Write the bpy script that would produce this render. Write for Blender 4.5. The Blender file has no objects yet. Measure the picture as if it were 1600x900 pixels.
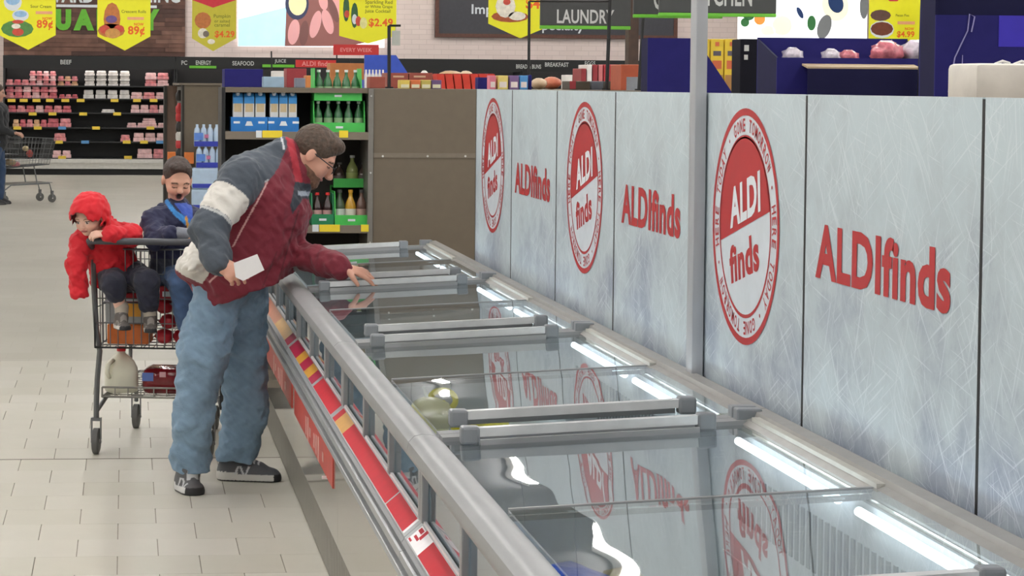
import bpy, bmesh, math, random
import numpy as np
from mathutils import Vector, Matrix

random.seed(7)
rng = np.random.default_rng(7)
scene = bpy.context.scene
COL = scene.collection

# ------------------------------------------------------------------ camera
FPX, PPX, PPY, CAM_H = 3420.0, 500.0, 270.0, 1.78
YAW, PITCH, ROLL = 0.0885965, 0.0402483, 0.0075
cam_data = bpy.data.cameras.new('camera')
cam = bpy.data.objects.new('camera', cam_data)
COL.objects.link(cam)
cam_data.sensor_width = 36.0
cam_data.lens = FPX / 1600.0 * 36.0
cam_data.shift_x = (800.0 - PPX) / 1600.0
cam_data.shift_y = (PPY - 450.0) / 1600.0
cam_data.clip_end = 200
CAM_M = (Matrix.Rotation(-YAW, 4, 'Z') @ Matrix.Rotation(math.pi / 2 - PITCH, 4, 'X')
         @ Matrix.Rotation(ROLL, 4, 'Z'))
cam.matrix_world = Matrix.Translation((0, 0, CAM_H)) @ CAM_M
scene.camera = cam

# ------------------------------------------------------------------ world, exposure
world = bpy.data.worlds.new('world')
scene.world = world
world.use_nodes = True
world.node_tree.nodes['Background'].inputs['Color'].default_value = (1.0, 0.99, 0.975, 1)
world.node_tree.nodes['Background'].inputs['Strength'].default_value = 0.30
scene.view_settings.view_transform = 'Standard'
scene.view_settings.look = 'None'
scene.view_settings.gamma = 1.0
scene.view_settings.use_curve_mapping = False
scene.view_settings.exposure = 0.0
LIGHT_POWER = 62.0
LIGHT_Z = 4.3

# ------------------------------------------------------------------ helpers
def at(u, v, X=None, Y=None, Z=None):
    """photo pixel -> the point where its sight line meets a plane of the store"""
    d = CAM_M.to_3x3() @ Vector(((u - PPX) / FPX, -(v - PPY) / FPX, -1.0))
    if X is not None: t = X / d.x
    elif Y is not None: t = Y / d.y
    else: t = (Z - CAM_H) / d.z
    return Vector((0, 0, CAM_H)) + d * t

def lin(c):
    return tuple(((x / 255.0) / 12.92 if x / 255.0 <= 0.04045 else ((x / 255.0 + 0.055) / 1.055) ** 2.4) for x in c)

MATS = {}
def M(name, col=(128, 128, 128), rough=0.5, metal=0.0, var=0.06, scale=18.0, bump=0.0, emit=0.0, spec=0.5, sheen=0.0):
    if name in MATS: return MATS[name]
    m = bpy.data.materials.new(name); m.use_nodes = True
    nt = m.node_tree; b = nt.nodes['Principled BSDF']
    c = lin(col)
    tc = nt.nodes.new('ShaderNodeTexCoord')
    nz = nt.nodes.new('ShaderNodeTexNoise'); nz.inputs['Scale'].default_value = scale; nz.inputs['Detail'].default_value = 4
    nt.links.new(tc.outputs['Object'], nz.inputs['Vector'])
    rp = nt.nodes.new('ShaderNodeValToRGB')
    rp.color_ramp.elements[0].position = 0.3; rp.color_ramp.elements[1].position = 0.7
    lo = [max(0, x * (1 - var)) for x in c]; hi = [min(1, x * (1 + var)) for x in c]
    rp.color_ramp.elements[0].color = (*lo, 1); rp.color_ramp.elements[1].color = (*hi, 1)
    nt.links.new(nz.outputs['Fac'], rp.inputs['Fac'])
    nt.links.new(rp.outputs['Color'], b.inputs['Base Color'])
    b.inputs['Roughness'].default_value = rough; b.inputs['Metallic'].default_value = metal
    b.inputs['Specular IOR Level'].default_value = spec
    if sheen: b.inputs['Sheen Weight'].default_value = sheen
    if bump:
        bp = nt.nodes.new('ShaderNodeBump'); bp.inputs['Strength'].default_value = bump; bp.inputs['Distance'].default_value = 0.01
        nt.links.new(nz.outputs['Fac'], bp.inputs['Height']); nt.links.new(bp.outputs['Normal'], b.inputs['Normal'])
    if emit:
        nt.links.new(rp.outputs['Color'], b.inputs['Emission Color']); b.inputs['Emission Strength'].default_value = emit
    MATS[name] = m
    return m

def vcol_mat(name, rough=0.7, bump=0.15, scale=120.0, sheen=0.0, attr='col'):
    if name in MATS: return MATS[name]
    m = bpy.data.materials.new(name); m.use_nodes = True
    nt = m.node_tree; b = nt.nodes['Principled BSDF']
    a = nt.nodes.new('ShaderNodeAttribute'); a.attribute_name = attr
    nt.links.new(a.outputs['Color'], b.inputs['Base Color'])
    b.inputs['Roughness'].default_value = rough
    if sheen: b.inputs['Sheen Weight'].default_value = sheen
    tc = nt.nodes.new('ShaderNodeTexCoord'); nz = nt.nodes.new('ShaderNodeTexNoise')
    nz.inputs['Scale'].default_value = scale; nz.inputs['Detail'].default_value = 3
    nt.links.new(tc.outputs['Object'], nz.inputs['Vector'])
    bp = nt.nodes.new('ShaderNodeBump'); bp.inputs['Strength'].default_value = bump; bp.inputs['Distance'].default_value = 0.006
    nt.links.new(nz.outputs['Fac'], bp.inputs['Height']); nt.links.new(bp.outputs['Normal'], b.inputs['Normal'])
    MATS[name] = m
    return m

ORG = {}      # object name -> world origin that its geometry is measured from
def link(o, parent=None, org=(0, 0, 0)):
    COL.objects.link(o)
    if parent is not None:
        o.parent = parent; ORG[o.name] = ORG[parent.name]
    else:
        o.location = org; ORG[o.name] = Vector(org)
    return o

def tag(o, label, cat, group=None, kind=None):
    if label: o['label'] = label
    if cat: o['category'] = cat
    if group: o['group'] = group
    if kind: o['kind'] = kind
    return o

def thing(name, loc, label, cat, group=None, kind=None):
    o = bpy.data.objects.new(name, None); o.empty_display_size = 0.1
    link(o, None, loc)
    return tag(o, label, cat, group, kind)

def copy_tree(o, loc=None, parent=None, rotz=None):
    c = o.copy(); COL.objects.link(c); c.parent = parent
    ORG[c.name] = ORG[o.name]
    if loc is not None: c.location = loc
    if rotz is not None: c.rotation_euler = (0, 0, rotz)
    for ch in o.children: copy_tree(ch, None, c)
    return c

class MB:
    def __init__(self): self.v = []; self.f = []; self.m = []; self.mi = 0
    def add(self, vs, fs):
        n = len(self.v); self.v += [tuple(p) for p in vs]
        for q in fs: self.f.append([n + i for i in q]); self.m.append(self.mi)
        return self
    def box(self, a, b, bev=0.0):
        x0, y0, z0 = [min(a[i], b[i]) for i in range(3)]; x1, y1, z1 = [max(a[i], b[i]) for i in range(3)]
        if bev <= 0:
            return self.add([(x0, y0, z0), (x1, y0, z0), (x1, y1, z0), (x0, y1, z0), (x0, y0, z1), (x1, y0, z1), (x1, y1, z1), (x0, y1, z1)],
                            [(0, 3, 2, 1), (4, 5, 6, 7), (0, 1, 5, 4), (1, 2, 6, 5), (2, 3, 7, 6), (3, 0, 4, 7)])
        bm = bmesh.new(); bmesh.ops.create_cube(bm, size=1)
        for p in bm.verts:
            p.co = Vector(((x0 + x1) / 2 + p.co.x * (x1 - x0), (y0 + y1) / 2 + p.co.y * (y1 - y0), (z0 + z1) / 2 + p.co.z * (z1 - z0)))
        bmesh.ops.bevel(bm, geom=bm.edges[:], offset=bev, segments=2, affect='EDGES', profile=0.5)
        bm.verts.index_update()
        self.add([p.co for p in bm.verts], [[q.index for q in f.verts] for f in bm.faces]); bm.free(); return self
    def tube(self, pts, r, n=8, caps=True):
        pts = [Vector(p) for p in pts]; N = len(pts)
        rs = r if isinstance(r, (list, tuple)) else [r] * N
        base = len(self.v); prev = None; vs = []
        for i, p in enumerate(pts):
            t = (pts[min(i + 1, N - 1)] - pts[max(i - 1, 0)]).normalized()
            if prev is None:
                a = Vector((0, 0, 1)) if abs(t.z) < 0.9 else Vector((1, 0, 0))
                u = t.cross(a).normalized()
            else:
                u = (prev - t * prev.dot(t)).normalized()
            prev = u; w = t.cross(u)
            for k in range(n):
                an = 2 * math.pi * k / n
                vs.append(p + (u * math.cos(an) + w * math.sin(an)) * rs[i])
        fs = []
        for i in range(N - 1):
            for k in range(n):
                fs.append((i * n + k, i * n + (k + 1) % n, (i + 1) * n + (k + 1) % n, (i + 1) * n + k))
        if caps: fs += [tuple(range(n - 1, -1, -1)), tuple(range((N - 1) * n, N * n))]
        return self.add(vs, fs)
    def prism(self, poly, axis, a, b):
        """polygon of 2-D points extruded along an axis: 'x' (y,z), 'y' (x,z), 'z' (x,y)"""
        n = len(poly)
        def P(p, t): return {'x': (t, p[0], p[1]), 'y': (p[0], t, p[1]), 'z': (p[0], p[1], t)}[axis]
        vs = [P(p, a) for p in poly] + [P(p, b) for p in poly]
        ar = sum(poly[i][0] * poly[(i + 1) % n][1] - poly[(i + 1) % n][0] * poly[i][1] for i in range(n))
        fl = (ar > 0) ^ (b < a) ^ (axis == 'y')
        fs = [tuple(range(n - 1, -1, -1)), tuple(range(n, 2 * n))] + [(i, (i + 1) % n, n + (i + 1) % n, n + i) for i in range(n)]
        if not fl: fs = [tuple(reversed(q)) for q in fs]
        return self.add(vs, fs)
    def lathe(self, prof, c, n=16):
        """profile [(r,z)] turned about the vertical through c"""
        vs = []
        for r, z in prof:
            for k in range(n):
                a = 2 * math.pi * k / n; vs.append((c[0] + r * math.cos(a), c[1] + r * math.sin(a), c[2] + z))
        fs = [(i * n + k, i * n + (k + 1) % n, (i + 1) * n + (k + 1) % n, (i + 1) * n + k) for i in range(len(prof) - 1) for k in range(n)]
        fs += [tuple(range(n - 1, -1, -1)), tuple(range((len(prof) - 1) * n, len(prof) * n))]
        return self.add(vs, fs)
    def ell(self, c, r, n=12, rot=None, jit=0.0):
        vs = []; fs = []; m = max(6, n // 2 + 2)
        for i in range(m + 1):
            th = math.pi * i / m
            for k in range(n):
                ph = 2 * math.pi * k / n
                p = Vector((r[0] * math.sin(th) * math.cos(ph), r[1] * math.sin(th) * math.sin(ph), r[2] * math.cos(th)))
                if jit: p *= 1 + jit * (math.sin(5 * ph + 3 * th) * 0.5 + math.sin(9 * th + 2 * ph) * 0.5) * math.sin(th)
                if rot is not None: p = rot @ p
                vs.append(Vector(c) + p)
        for i in range(m):
            for k in range(n):
                fs.append((i * n + k, (i + 1) * n + k, (i + 1) * n + (k + 1) % n, i * n + (k + 1) % n))
        return self.add(vs, fs)
    def build(self, name, mats, parent=None, org=None, smooth=False, label=None):
        if not isinstance(mats, (list, tuple)): mats = [mats]
        o0 = ORG[parent.name] if parent is not None else Vector(org if org is not None else (0, 0, 0))
        me = bpy.data.meshes.new(name)
        me.from_pydata([(p[0] - o0[0], p[1] - o0[1], p[2] - o0[2]) for p in self.v], [], self.f)
        for m in mats: me.materials.append(m)
        if len(mats) > 1: me.polygons.foreach_set('material_index', self.m)
        me.validate()
        if smooth:
            me.shade_smooth() if smooth is True else me.set_sharp_from_angle(angle=smooth)
        o = bpy.data.objects.new(name, me); link(o, parent, o0)
        if label: o['label'] = label
        return o

_TC = {}
def text_geo(s, bold=0.0, extr=0.0):
    k = (s, bold, extr)
    if k in _TC: return _TC[k]
    cu = bpy.data.curves.new('t', 'FONT'); cu.body = s; cu.offset = bold; cu.extrude = extr; cu.resolution_u = 3; cu.space_character = 1.0 + 1.6 * bold
    o = bpy.data.objects.new('t', cu); COL.objects.link(o)
    dg = bpy.context.evaluated_depsgraph_get(); dg.update()
    me = bpy.data.meshes.new_from_object(o.evaluated_get(dg))
    vs = [v.co.copy() for v in me.vertices]; fs = [list(p.vertices) for p in me.polygons]
    bpy.data.objects.remove(o); bpy.data.curves.remove(cu); bpy.data.meshes.remove(me)
    if vs:
        x0 = min(v.x for v in vs); x1 = max(v.x for v in vs); y0 = min(v.y for v in vs); y1 = max(v.y for v in vs)
    else: x0 = x1 = y0 = y1 = 0
    _TC[k] = (vs, fs, x0, x1, y0, y1); return _TC[k]

def put_text(mb, s, c, right, up, h=None, w=None, bold=0.02, rot=0.0, lift=0.0012, skew=0.0, extr=0.0):
    """lettering laid on a face: centred at c, cap height h and/or width w"""
    vs, fs, x0, x1, y0, y1 = text_geo(s, bold, extr)
    R_ = Vector(right).normalized(); U_ = Vector(up).normalized(); N_ = R_.cross(U_)
    sy = (h / (y1 - y0)) if h else (w / (x1 - x0)); sx = (w / (x1 - x0)) if w else sy
    out = []; ca, sa = math.cos(rot), math.sin(rot)
    for p in vs:
        y = (p.y - (y0 + y1) / 2) * sy; x = (p.x - (x0 + x1) / 2) * sx + skew * y
        x, y = x * ca - y * sa, x * sa + y * ca
        out.append(Vector(c) + R_ * x + U_ * y + N_ * (lift + p.z * sy))
    mb.add(out, fs); return mb

FACE_CAM = ((1, 0, 0), (0, 0, 1))      # lettering on faces that look towards -Y
FACE_LEFT = ((0, -1, 0), (0, 0, 1))    # lettering on faces that look towards -X
# ================================================================== SETTING
def floor_mat():
    m = bpy.data.materials.new('floor_tiles_far'); m.use_nodes = True; nt = m.node_tree; b = nt.nodes['Principled BSDF']
    tc = nt.nodes.new('ShaderNodeTexCoord')
    br = nt.nodes.new('ShaderNodeTexBrick'); br.offset = 0.5
    br.inputs['Scale'].default_value = 1.0; br.inputs['Brick Width'].default_value = 0.307; br.inputs['Row Height'].default_value = 0.308
    br.inputs['Mortar Size'].default_value = 0.0025; br.inputs['Bias'].default_value = 0.0
    br.inputs['Color1'].default_value = (*lin((198, 194, 182)), 1); br.inputs['Color2'].default_value = (*lin((193, 189, 176)), 1)
    br.inputs['Mortar'].default_value = (*lin((190, 185, 173)), 1)
    nt.links.new(tc.outputs['Object'], br.inputs['Vector'])
    nz = nt.nodes.new('ShaderNodeTexNoise'); nz.inputs['Scale'].default_value = 0.9; nz.inputs['Detail'].default_value = 5
    nt.links.new(tc.outputs['Object'], nz.inputs['Vector'])
    mx = nt.nodes.new('ShaderNodeMix'); mx.data_type = 'RGBA'; mx.blend_type = 'MULTIPLY'; mx.inputs['Factor'].default_value = 0.22
    nt.links.new(br.outputs['Color'], mx.inputs['A']); nt.links.new(nz.outputs['Fac'], mx.inputs['B'])
    nt.links.new(mx.outputs['Result'], b.inputs['Base Color'])
    b.inputs['Roughness'].default_value = 0.42; b.inputs['Specular IOR Level'].default_value = 0.4
    return m
FLOOR = floor_mat()
GROUT = M('grout', (148, 142, 130), 0.9)
TILE = [M('tile_a', (199, 195, 183), 0.42, var=0.035, scale=3), M('tile_b', (195, 191, 178), 0.40, var=0.035, scale=3), M('tile_c', (202, 198, 187), 0.44, var=0.035, scale=3)]
P = 0.3075; Y0 = 10.362; XJ = -0.333
YN, YF, XL, XR = Y0 - 13 * P, Y0 + 12 * P, XJ - 6 * P, XJ + 4 * P      # the tiled part built piece by piece
fl = MB(); fl.box((XL, YN, -0.10), (XR, YF, -0.004)); FLO = fl.build('floor', GROUT); tag(FLO, 'cream ceramic tile floor of the store', None, kind='structure')
fb = MB()
for a, b in (((-14, -7, -0.1), (XL, 44, 0)), ((XR, -7, -0.1), (22, 44, 0)), ((XL, -7, -0.1), (XR, YN, 0)), ((XL, YF, -0.1), (XR, 44, 0))): fb.box(a, b)
tag(fb.build('floor_area', FLOOR, FLO), None, None, kind='stuff')
def tile_mesh(w, m):
    t = MB(); g = 0.0019; k = 0.0005; t.box((g, k, -0.006), (w - g, P - k, 0.0)); me = bpy.data.meshes.new('tile'); me.from_pydata(t.v, [], t.f); me.materials.append(m); return me
TM = {}
for r in range(25):
    y = YN + r * P; half = (r % 2 == 0)
    xs = [XL + k * P for k in range(11)] if not half else [XL] + [XL + (k + 0.5) * P for k in range(10)] + [XR]
    for x0, x1 in zip(xs[:-1], xs[1:]):
        key = (round(x1 - x0, 3), random.randrange(3))
        if key not in TM: TM[key] = tile_mesh(x1 - x0, TILE[key[1]])
        o = bpy.data.objects.new('tile', TM[key]); COL.objects.link(o); o.parent = FLO; o.location = (x0, y, random.uniform(-0.0002, 0.0001))
jt = MB(); jt.box((XL, Y0 - 0.006, -0.001), (0.74, Y0 + 0.006, 0.0008)); jt.build('expansion_joint', M('joint_dark', (112, 106, 96), 0.8), FLO)

CEIL = M('ceiling_grey', (128, 129, 131), 0.9)
tag(MB().box((-14, -7, 4.45), (22, 44, 4.6)).build('ceiling', CEIL), 'grey ceiling of the store', None, kind='structure')

def wall_mat():
    m = bpy.data.materials.new('pink_white_brick'); m.use_nodes = True; nt = m.node_tree; b = nt.nodes['Principled BSDF']
    tc = nt.nodes.new('ShaderNodeTexCoord'); mp = nt.nodes.new('ShaderNodeMapping'); mp.inputs['Rotation'].default_value = (math.pi / 2, 0, 0)
    nt.links.new(tc.outputs['Object'], mp.inputs['Vector'])
    br = nt.nodes.new('ShaderNodeTexBrick'); br.inputs['Scale'].default_value = 1; br.inputs['Brick Width'].default_value = 0.30; br.inputs['Row Height'].default_value = 0.10
    br.inputs['Mortar Size'].default_value = 0.006
    br.inputs['Color1'].default_value = (*lin((242, 224, 216)), 1); br.inputs['Color2'].default_value = (*lin((236, 217, 209)), 1); br.inputs['Mortar'].default_value = (*lin((224, 205, 197)), 1)
    nt.links.new(mp.outputs['Vector'], br.inputs['Vector']); nt.links.new(br.outputs['Color'], b.inputs['Base Color'])
    b.inputs['Roughness'].default_value = 0.25; return m
WALLM = wall_mat()
tag(MB().box((-14, 43.6, 0), (22, 43.8, 4.45)).build('wall_back', WALLM), 'pinkish white brick wall at the far end of the store', None, kind='structure')
tag(MB().box((-14.2, -7, 0), (-14, 44, 4.45)).build('wall_left', M('wall_paint', (200, 196, 188), 0.8)), 'pale painted side wall beyond the left edge', None, kind='structure')

# ------------------------------------------------------------------ ceiling strip lights
HOUS = M('fixture_housing', (225, 225, 225), 0.4)
EMIT = M('fixture_tube', (255, 252, 248), 0.4, var=0.0, emit=LIGHT_POWER)
pro = thing('ceiling_light', (0, 0, 0), 'white linear strip light under the ceiling of the store', 'ceiling light', 'strip lights in rows under the ceiling')
MB().box((-0.06, -1.2, 0.06), (0.06, 1.2, 0.15), 0.008).build('housing', HOUS, pro)
MB().box((-0.045, -1.19, 0.015), (0.045, 1.19, 0.06), 0.012).build('diffuser', EMIT, pro)
first = True
for X in (-6.8, -3.3, 0.25, 3.8, 7.3, 10.8):
    for Y in (-1.0, 2.6, 6.2, 9.8, 13.4, 17.5, 23, 29, 35, 41.2):
        if first: pro.location = (X, Y, LIGHT_Z); first = False
        else: copy_tree(pro, (X, Y, LIGHT_Z))

# ================================================================== PARTITION WITH PRINTED PANELS
WX = 1.645
def ice_mat():
    m = bpy.data.materials.new('ice_print'); m.use_nodes = True; nt = m.node_tree; b = nt.nodes['Principled BSDF']; L = nt.links.new
    tc = nt.nodes.new('ShaderNodeTexCoord'); geo = nt.nodes.new('ShaderNodeNewGeometry')
    nz = nt.nodes.new('ShaderNodeTexNoise'); nz.inputs['Scale'].default_value = 3.4; nz.inputs['Detail'].default_value = 8; nz.inputs['Roughness'].default_value = 0.7
    L(geo.outputs['Position'], nz.inputs['Vector'])
    sx = nt.nodes.new('ShaderNodeSeparateXYZ'); L(geo.outputs['Position'], sx.inputs[0])
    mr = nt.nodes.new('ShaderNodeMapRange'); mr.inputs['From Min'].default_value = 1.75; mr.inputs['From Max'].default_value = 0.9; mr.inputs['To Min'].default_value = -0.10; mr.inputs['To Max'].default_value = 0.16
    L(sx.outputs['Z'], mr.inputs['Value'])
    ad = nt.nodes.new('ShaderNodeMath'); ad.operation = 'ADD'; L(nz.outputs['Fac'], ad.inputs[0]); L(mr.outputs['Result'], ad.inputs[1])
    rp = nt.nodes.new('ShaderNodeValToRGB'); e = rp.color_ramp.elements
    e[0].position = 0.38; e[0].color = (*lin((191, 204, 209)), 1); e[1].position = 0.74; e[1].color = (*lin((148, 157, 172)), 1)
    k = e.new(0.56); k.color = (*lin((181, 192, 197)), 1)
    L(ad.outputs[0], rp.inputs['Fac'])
    cur = rp.outputs['Color']
    for i, (ang, sc, th) in enumerate(((0.5, 9, 0.655), (-0.75, 8, 0.66), (1.25, 7, 0.655), (-0.2, 10, 0.665), (2.2, 6, 0.66), (1.7, 9, 0.665))):
        mp0 = nt.nodes.new('ShaderNodeMapping'); mp0.inputs['Rotation'].default_value = (ang, 0, 0); L(geo.outputs['Position'], mp0.inputs['Vector'])
        mp1 = nt.nodes.new('ShaderNodeMapping'); mp1.inputs['Scale'].default_value = (1, sc * .45, sc * 22); mp1.inputs['Location'].default_value = (i * 3.1, i * 7.7, i)
        L(mp0.outputs['Vector'], mp1.inputs['Vector'])
        n2 = nt.nodes.new('ShaderNodeTexNoise'); n2.inputs['Scale'].default_value = 1.0; n2.inputs['Detail'].default_value = 1.0; L(mp1.outputs['Vector'], n2.inputs['Vector'])
        r2 = nt.nodes.new('ShaderNodeMapRange'); r2.inputs['From Min'].default_value = th; r2.inputs['From Max'].default_value = th + 0.06; r2.inputs['To Max'].default_value = 0.42
        L(n2.outputs['Fac'], r2.inputs['Value'])
        mx = nt.nodes.new('ShaderNodeMix'); mx.data_type = 'RGBA'; L(r2.outputs['Result'], mx.inputs['Factor']); L(cur, mx.inputs['A']); mx.inputs['B'].default_value = (*lin((222, 229, 233)), 1)
        cur = mx.outputs['Result']
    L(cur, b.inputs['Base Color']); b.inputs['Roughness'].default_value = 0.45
    return m
ICE = ice_mat()
BLACK = M('black_plastic', (18, 20, 22), 0.5)
RED = M('print_red', (178, 38, 42), 0.45, var=0.04)
WHITE = M('print_white', (222, 228, 232), 0.45, var=0.03)
PALE = M('print_ice_white', (206, 214, 220), 0.45, var=0.04)
SE = [1.90, 2.985, 4.085, 5.186, 6.261, 7.268, 8.272, 9.251, 10.215]
part = thing('display_partition', (1.67, 6.0, 0), 'tall pale ice-patterned partition with red emblems standing behind the freezers', 'partition')
MB().box((WX + 0.012, SE[0], 0), (WX + 0.045, SE[-1] + 0.01, 1.762)).build('backing', BLACK, part)

def ring(mb, c, r0, r1, lift, a0=0, a1=2 * math.pi, n=64):
    R_, U_ = Vector((0, -1, 0)), Vector((0, 0, 1)); N_ = Vector((-1, 0, 0)); vs = []; fs = []
    for i in range(n + 1):
        a = a0 + (a1 - a0) * i / n
        for r in (r0, r1): vs.append(Vector(c) + R_ * (r * math.cos(a)) + U_ * (r * math.sin(a)) + N_ * lift)
    for i in range(n): fs.append((2 * i, 2 * i + 1, 2 * i + 3, 2 * i + 2))
    mb.add(vs, fs)
def cap(mb, c, r, lift, a0, a1, n=48):
    R_, U_ = Vector((0, -1, 0)), Vector((0, 0, 1)); N_ = Vector((-1, 0, 0))
    vs = [Vector(c) + R_ * (r * math.cos(a0 + (a1 - a0) * i / n)) + U_ * (r * math.sin(a0 + (a1 - a0) * i / n)) + N_ * lift for i in range(n + 1)]
    mb.add(vs, [tuple(range(n + 1))])
def emblem(panel, yc, zc, Rr):
    c = (WX, yc, zc); tilt = math.radians(13)
    w = MB(); cap(w, c, Rr, 0.0008, 0, 2 * math.pi, 64); e0 = w.build('emblem', PALE, panel, label='round red and white emblem')
    r = MB(); ring(r, c, Rr * 0.94, Rr, 0.0016); ring(r, c, Rr * 0.745, Rr * 0.775, 0.0016)
    cap(r, c, Rr * 0.76, 0.0016, tilt, math.pi + tilt)
    s = ' HERE TODAY \u2022 GONE TOMORROW \u2022' * 2; n = len(s)
    for i, ch in enumerate(s):
        if ch == ' ': continue
        a = math.radians(199) - 2 * math.pi * i / n
        d = Vector((0, -math.cos(a), math.sin(a))); right = Vector((0, -math.sin(a), -math.cos(a)))
        put_text(r, ch, Vector(c) + d * Rr * 0.858, right, d, h=Rr * (0.112 if ch != '\u2022' else 0.035), w=Rr * (0.022 if ch == 'I' else 0.068 if ch != '\u2022' else 0.03), lift=0.0016, bold=0.02)
    put_text(r, 'finds', (WX, yc + Rr * 0.0, zc - Rr * 0.27), (0, -1, 0), (0, 0, 1), h=Rr * 0.33, w=Rr * 0.88, rot=tilt, bold=0.035, lift=0.0016)
    r.build('red_print', RED, panel)
    w2 = MB(); put_text(w2, 'ALDI', (WX, yc - Rr * 0.01, zc + Rr * 0.225), (0, -1, 0), (0, 0, 1), h=Rr * 0.34, w=Rr * 0.92, rot=tilt, bold=0.04, lift=0.0024, skew=0.12)
    w2.build('white_lettering', WHITE, panel)
def word(panel, ya, yb, zc, h):
    t = MB(); put_text(t, 'ALDIfinds', (WX, (ya + yb) / 2, zc), (0, -1, 0), (0, 0, 1), h=h, w=abs(yb - ya), bold=0.035, lift=0.0016)
    t.build('red_lettering', RED, panel)
for i in range(8):
    y0, y1 = SE[i], SE[i + 1]
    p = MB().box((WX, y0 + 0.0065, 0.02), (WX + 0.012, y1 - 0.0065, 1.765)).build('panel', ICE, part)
    MB().box((WX - .0008, y1 - .0062, .02), (WX + .013, y1 + .0062, 1.762)).build('seam_strip', BLACK, part)
    if i % 2 == 1:
        yc = {3: 0.5 * (at(1115, 355, X=WX).y + at(1218, 355, X=WX).y), 5: 0.5 * (at(887, 294, X=WX).y + at(941, 294, X=WX).y), 7: 0.5 * (at(755, 258, X=WX).y + at(786, 258, X=WX).y), 1: 3.52}[i]
        zt, zb = {3: (at(1166, 169, X=WX).z, at(1166, 540, X=WX).z), 5: (at(914, 159, X=WX).z, at(914, 428, X=WX).z), 7: (at(770, 153, X=WX).z, at(770, 364, X=WX).z), 1: (1.735, 1.12)}[i]
        emblem(p, yc, (zt + zb) / 2, (zt - zb) / 2)
    else:
        ya, yb = {2: (at(1275, 420, X=WX).y, at(1487, 420, X=WX).y), 4: (at(972, 320, X=WX).y, 6.38), 6: (at(805, 277, X=WX).y, at(860, 277, X=WX).y), 0: (2.75, 2.2)}[i]
        word(p, ya, yb, at(1380, 416, X=WX).z, 0.132)

# the square steel column in front of the partition
pc = MB().box((1.606, 6.085, 0), (1.640, 6.150, 4.45), 0.004)
tag(pc.build('steel_column', M('column_steel', (172, 174, 178), 0.42, 0.1, var=0.05, scale=6), None, (1.62, 6.118, 0), smooth=0.5), 'slim square grey steel column rising in front of the partition', 'column')
# ================================================================== CHEST FREEZERS
STEEL = M('freezer_steel', (158, 161, 164), 0.35, 0.2, var=0.04, scale=5)
GLOSSP = M('freezer_front_panel', (186, 182, 172), 0.10, 0.25, var=0.05, scale=2.5)
RAILM = M('freezer_rail', (150, 151, 152), 0.42, 0.1, var=0.05, scale=7)
LINER = M('freezer_liner', (196, 200, 203), 0.5, var=0.04)
KICK = M('kick_grille', (152, 149, 140), 0.35, 0.2)
KICKD = M('kick_slot', (104, 102, 96), 0.6)
CAPG = M('handle_cap_grey', (128, 132, 136), 0.35)
BARW = M('handle_bar_silver', (214, 216, 216), 0.25, 0.15)
WIRE = M('wire_white', (190, 196, 200), 0.3, 0.5)
LEDM = M('led_tube', (235, 246, 255), 0.4, var=0.0, emit=8.0)
TRKW = M('track_cream', (178, 176, 168), 0.5); BKR = M('back_rail_grey', (146, 144, 140), .45, .1)
TRED = M('ticket_red', (190, 14, 38), 0.5, var=0.05, spec=.15)
TPNK = M('ticket_magenta', (160, 26, 62), 0.5, var=0.05, spec=.15)
TYEL = M('ticket_yellow', (206, 150, 36), 0.35)
TWHT = M('ticket_white', (238, 232, 234), 0.35)
TORA = M('ticket_orange', (200, 112, 66), 0.35)
PPK = M('poster_pale', (224, 170, 160), .4); SRED = M('poster_red', (196, 62, 48), 0.4, var=0.08)

def glass_mat(name, tint, wav, ior=1.5):
    m = bpy.data.materials.new(name); m.use_nodes = True; nt = m.node_tree; L = nt.links.new
    for n in list(nt.nodes):
        if n.type != 'OUTPUT_MATERIAL': nt.nodes.remove(n)
    out = [n for n in nt.nodes if n.type == 'OUTPUT_MATERIAL'][0]
    tr = nt.nodes.new('ShaderNodeBsdfTransparent'); tr.inputs['Color'].default_value = (*tint, 1)
    gl = nt.nodes.new('ShaderNodeBsdfGlossy'); gl.inputs['Roughness'].default_value = 0.012
    fr = nt.nodes.new('ShaderNodeFresnel'); fr.inputs['IOR'].default_value = ior
    geo = nt.nodes.new('ShaderNodeNewGeometry')
    tc = nt.nodes.new('ShaderNodeTexCoord'); nz = nt.nodes.new('ShaderNodeTexNoise'); nz.inputs['Scale'].default_value = 1.6; nz.inputs['Detail'].default_value = 1
    L(tc.outputs['Object'], nz.inputs['Vector'])
    bp = nt.nodes.new('ShaderNodeBump'); bp.inputs['Strength'].default_value = wav; bp.inputs['Distance'].default_value = 0.05
    L(nz.outputs['Fac'], bp.inputs['Height']); L(bp.outputs['Normal'], gl.inputs['Normal'])
    inv = nt.nodes.new('ShaderNodeMath'); inv.operation = 'SUBTRACT'; inv.inputs[0].default_value = 1; L(geo.outputs['Backfacing'], inv.inputs[1])
    mu = nt.nodes.new('ShaderNodeMath'); mu.operation = 'MULTIPLY'; two = nt.nodes.new('ShaderNodeMath'); two.operation = 'MULTIPLY'; two.inputs[1].default_value = 2.0; L(fr.outputs['Fac'], two.inputs[0])
    den = nt.nodes.new('ShaderNodeMath'); den.operation = 'ADD'; den.inputs[1].default_value = 1.0; L(fr.outputs['Fac'], den.inputs[0])
    dv = nt.nodes.new('ShaderNodeMath'); dv.operation = 'DIVIDE'; L(two.outputs[0], dv.inputs[0]); L(den.outputs[0], dv.inputs[1])     # both faces of the pane reflect
    L(dv.outputs[0], mu.inputs[0]); L(inv.outputs[0], mu.inputs[1])
    mx = nt.nodes.new('ShaderNodeMixShader'); L(mu.outputs[0], mx.inputs['Fac']); L(tr.outputs[0], mx.inputs[1]); L(gl.outputs[0], mx.inputs[2])
    L(mx.outputs[0], out.inputs['Surface']); return m
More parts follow.
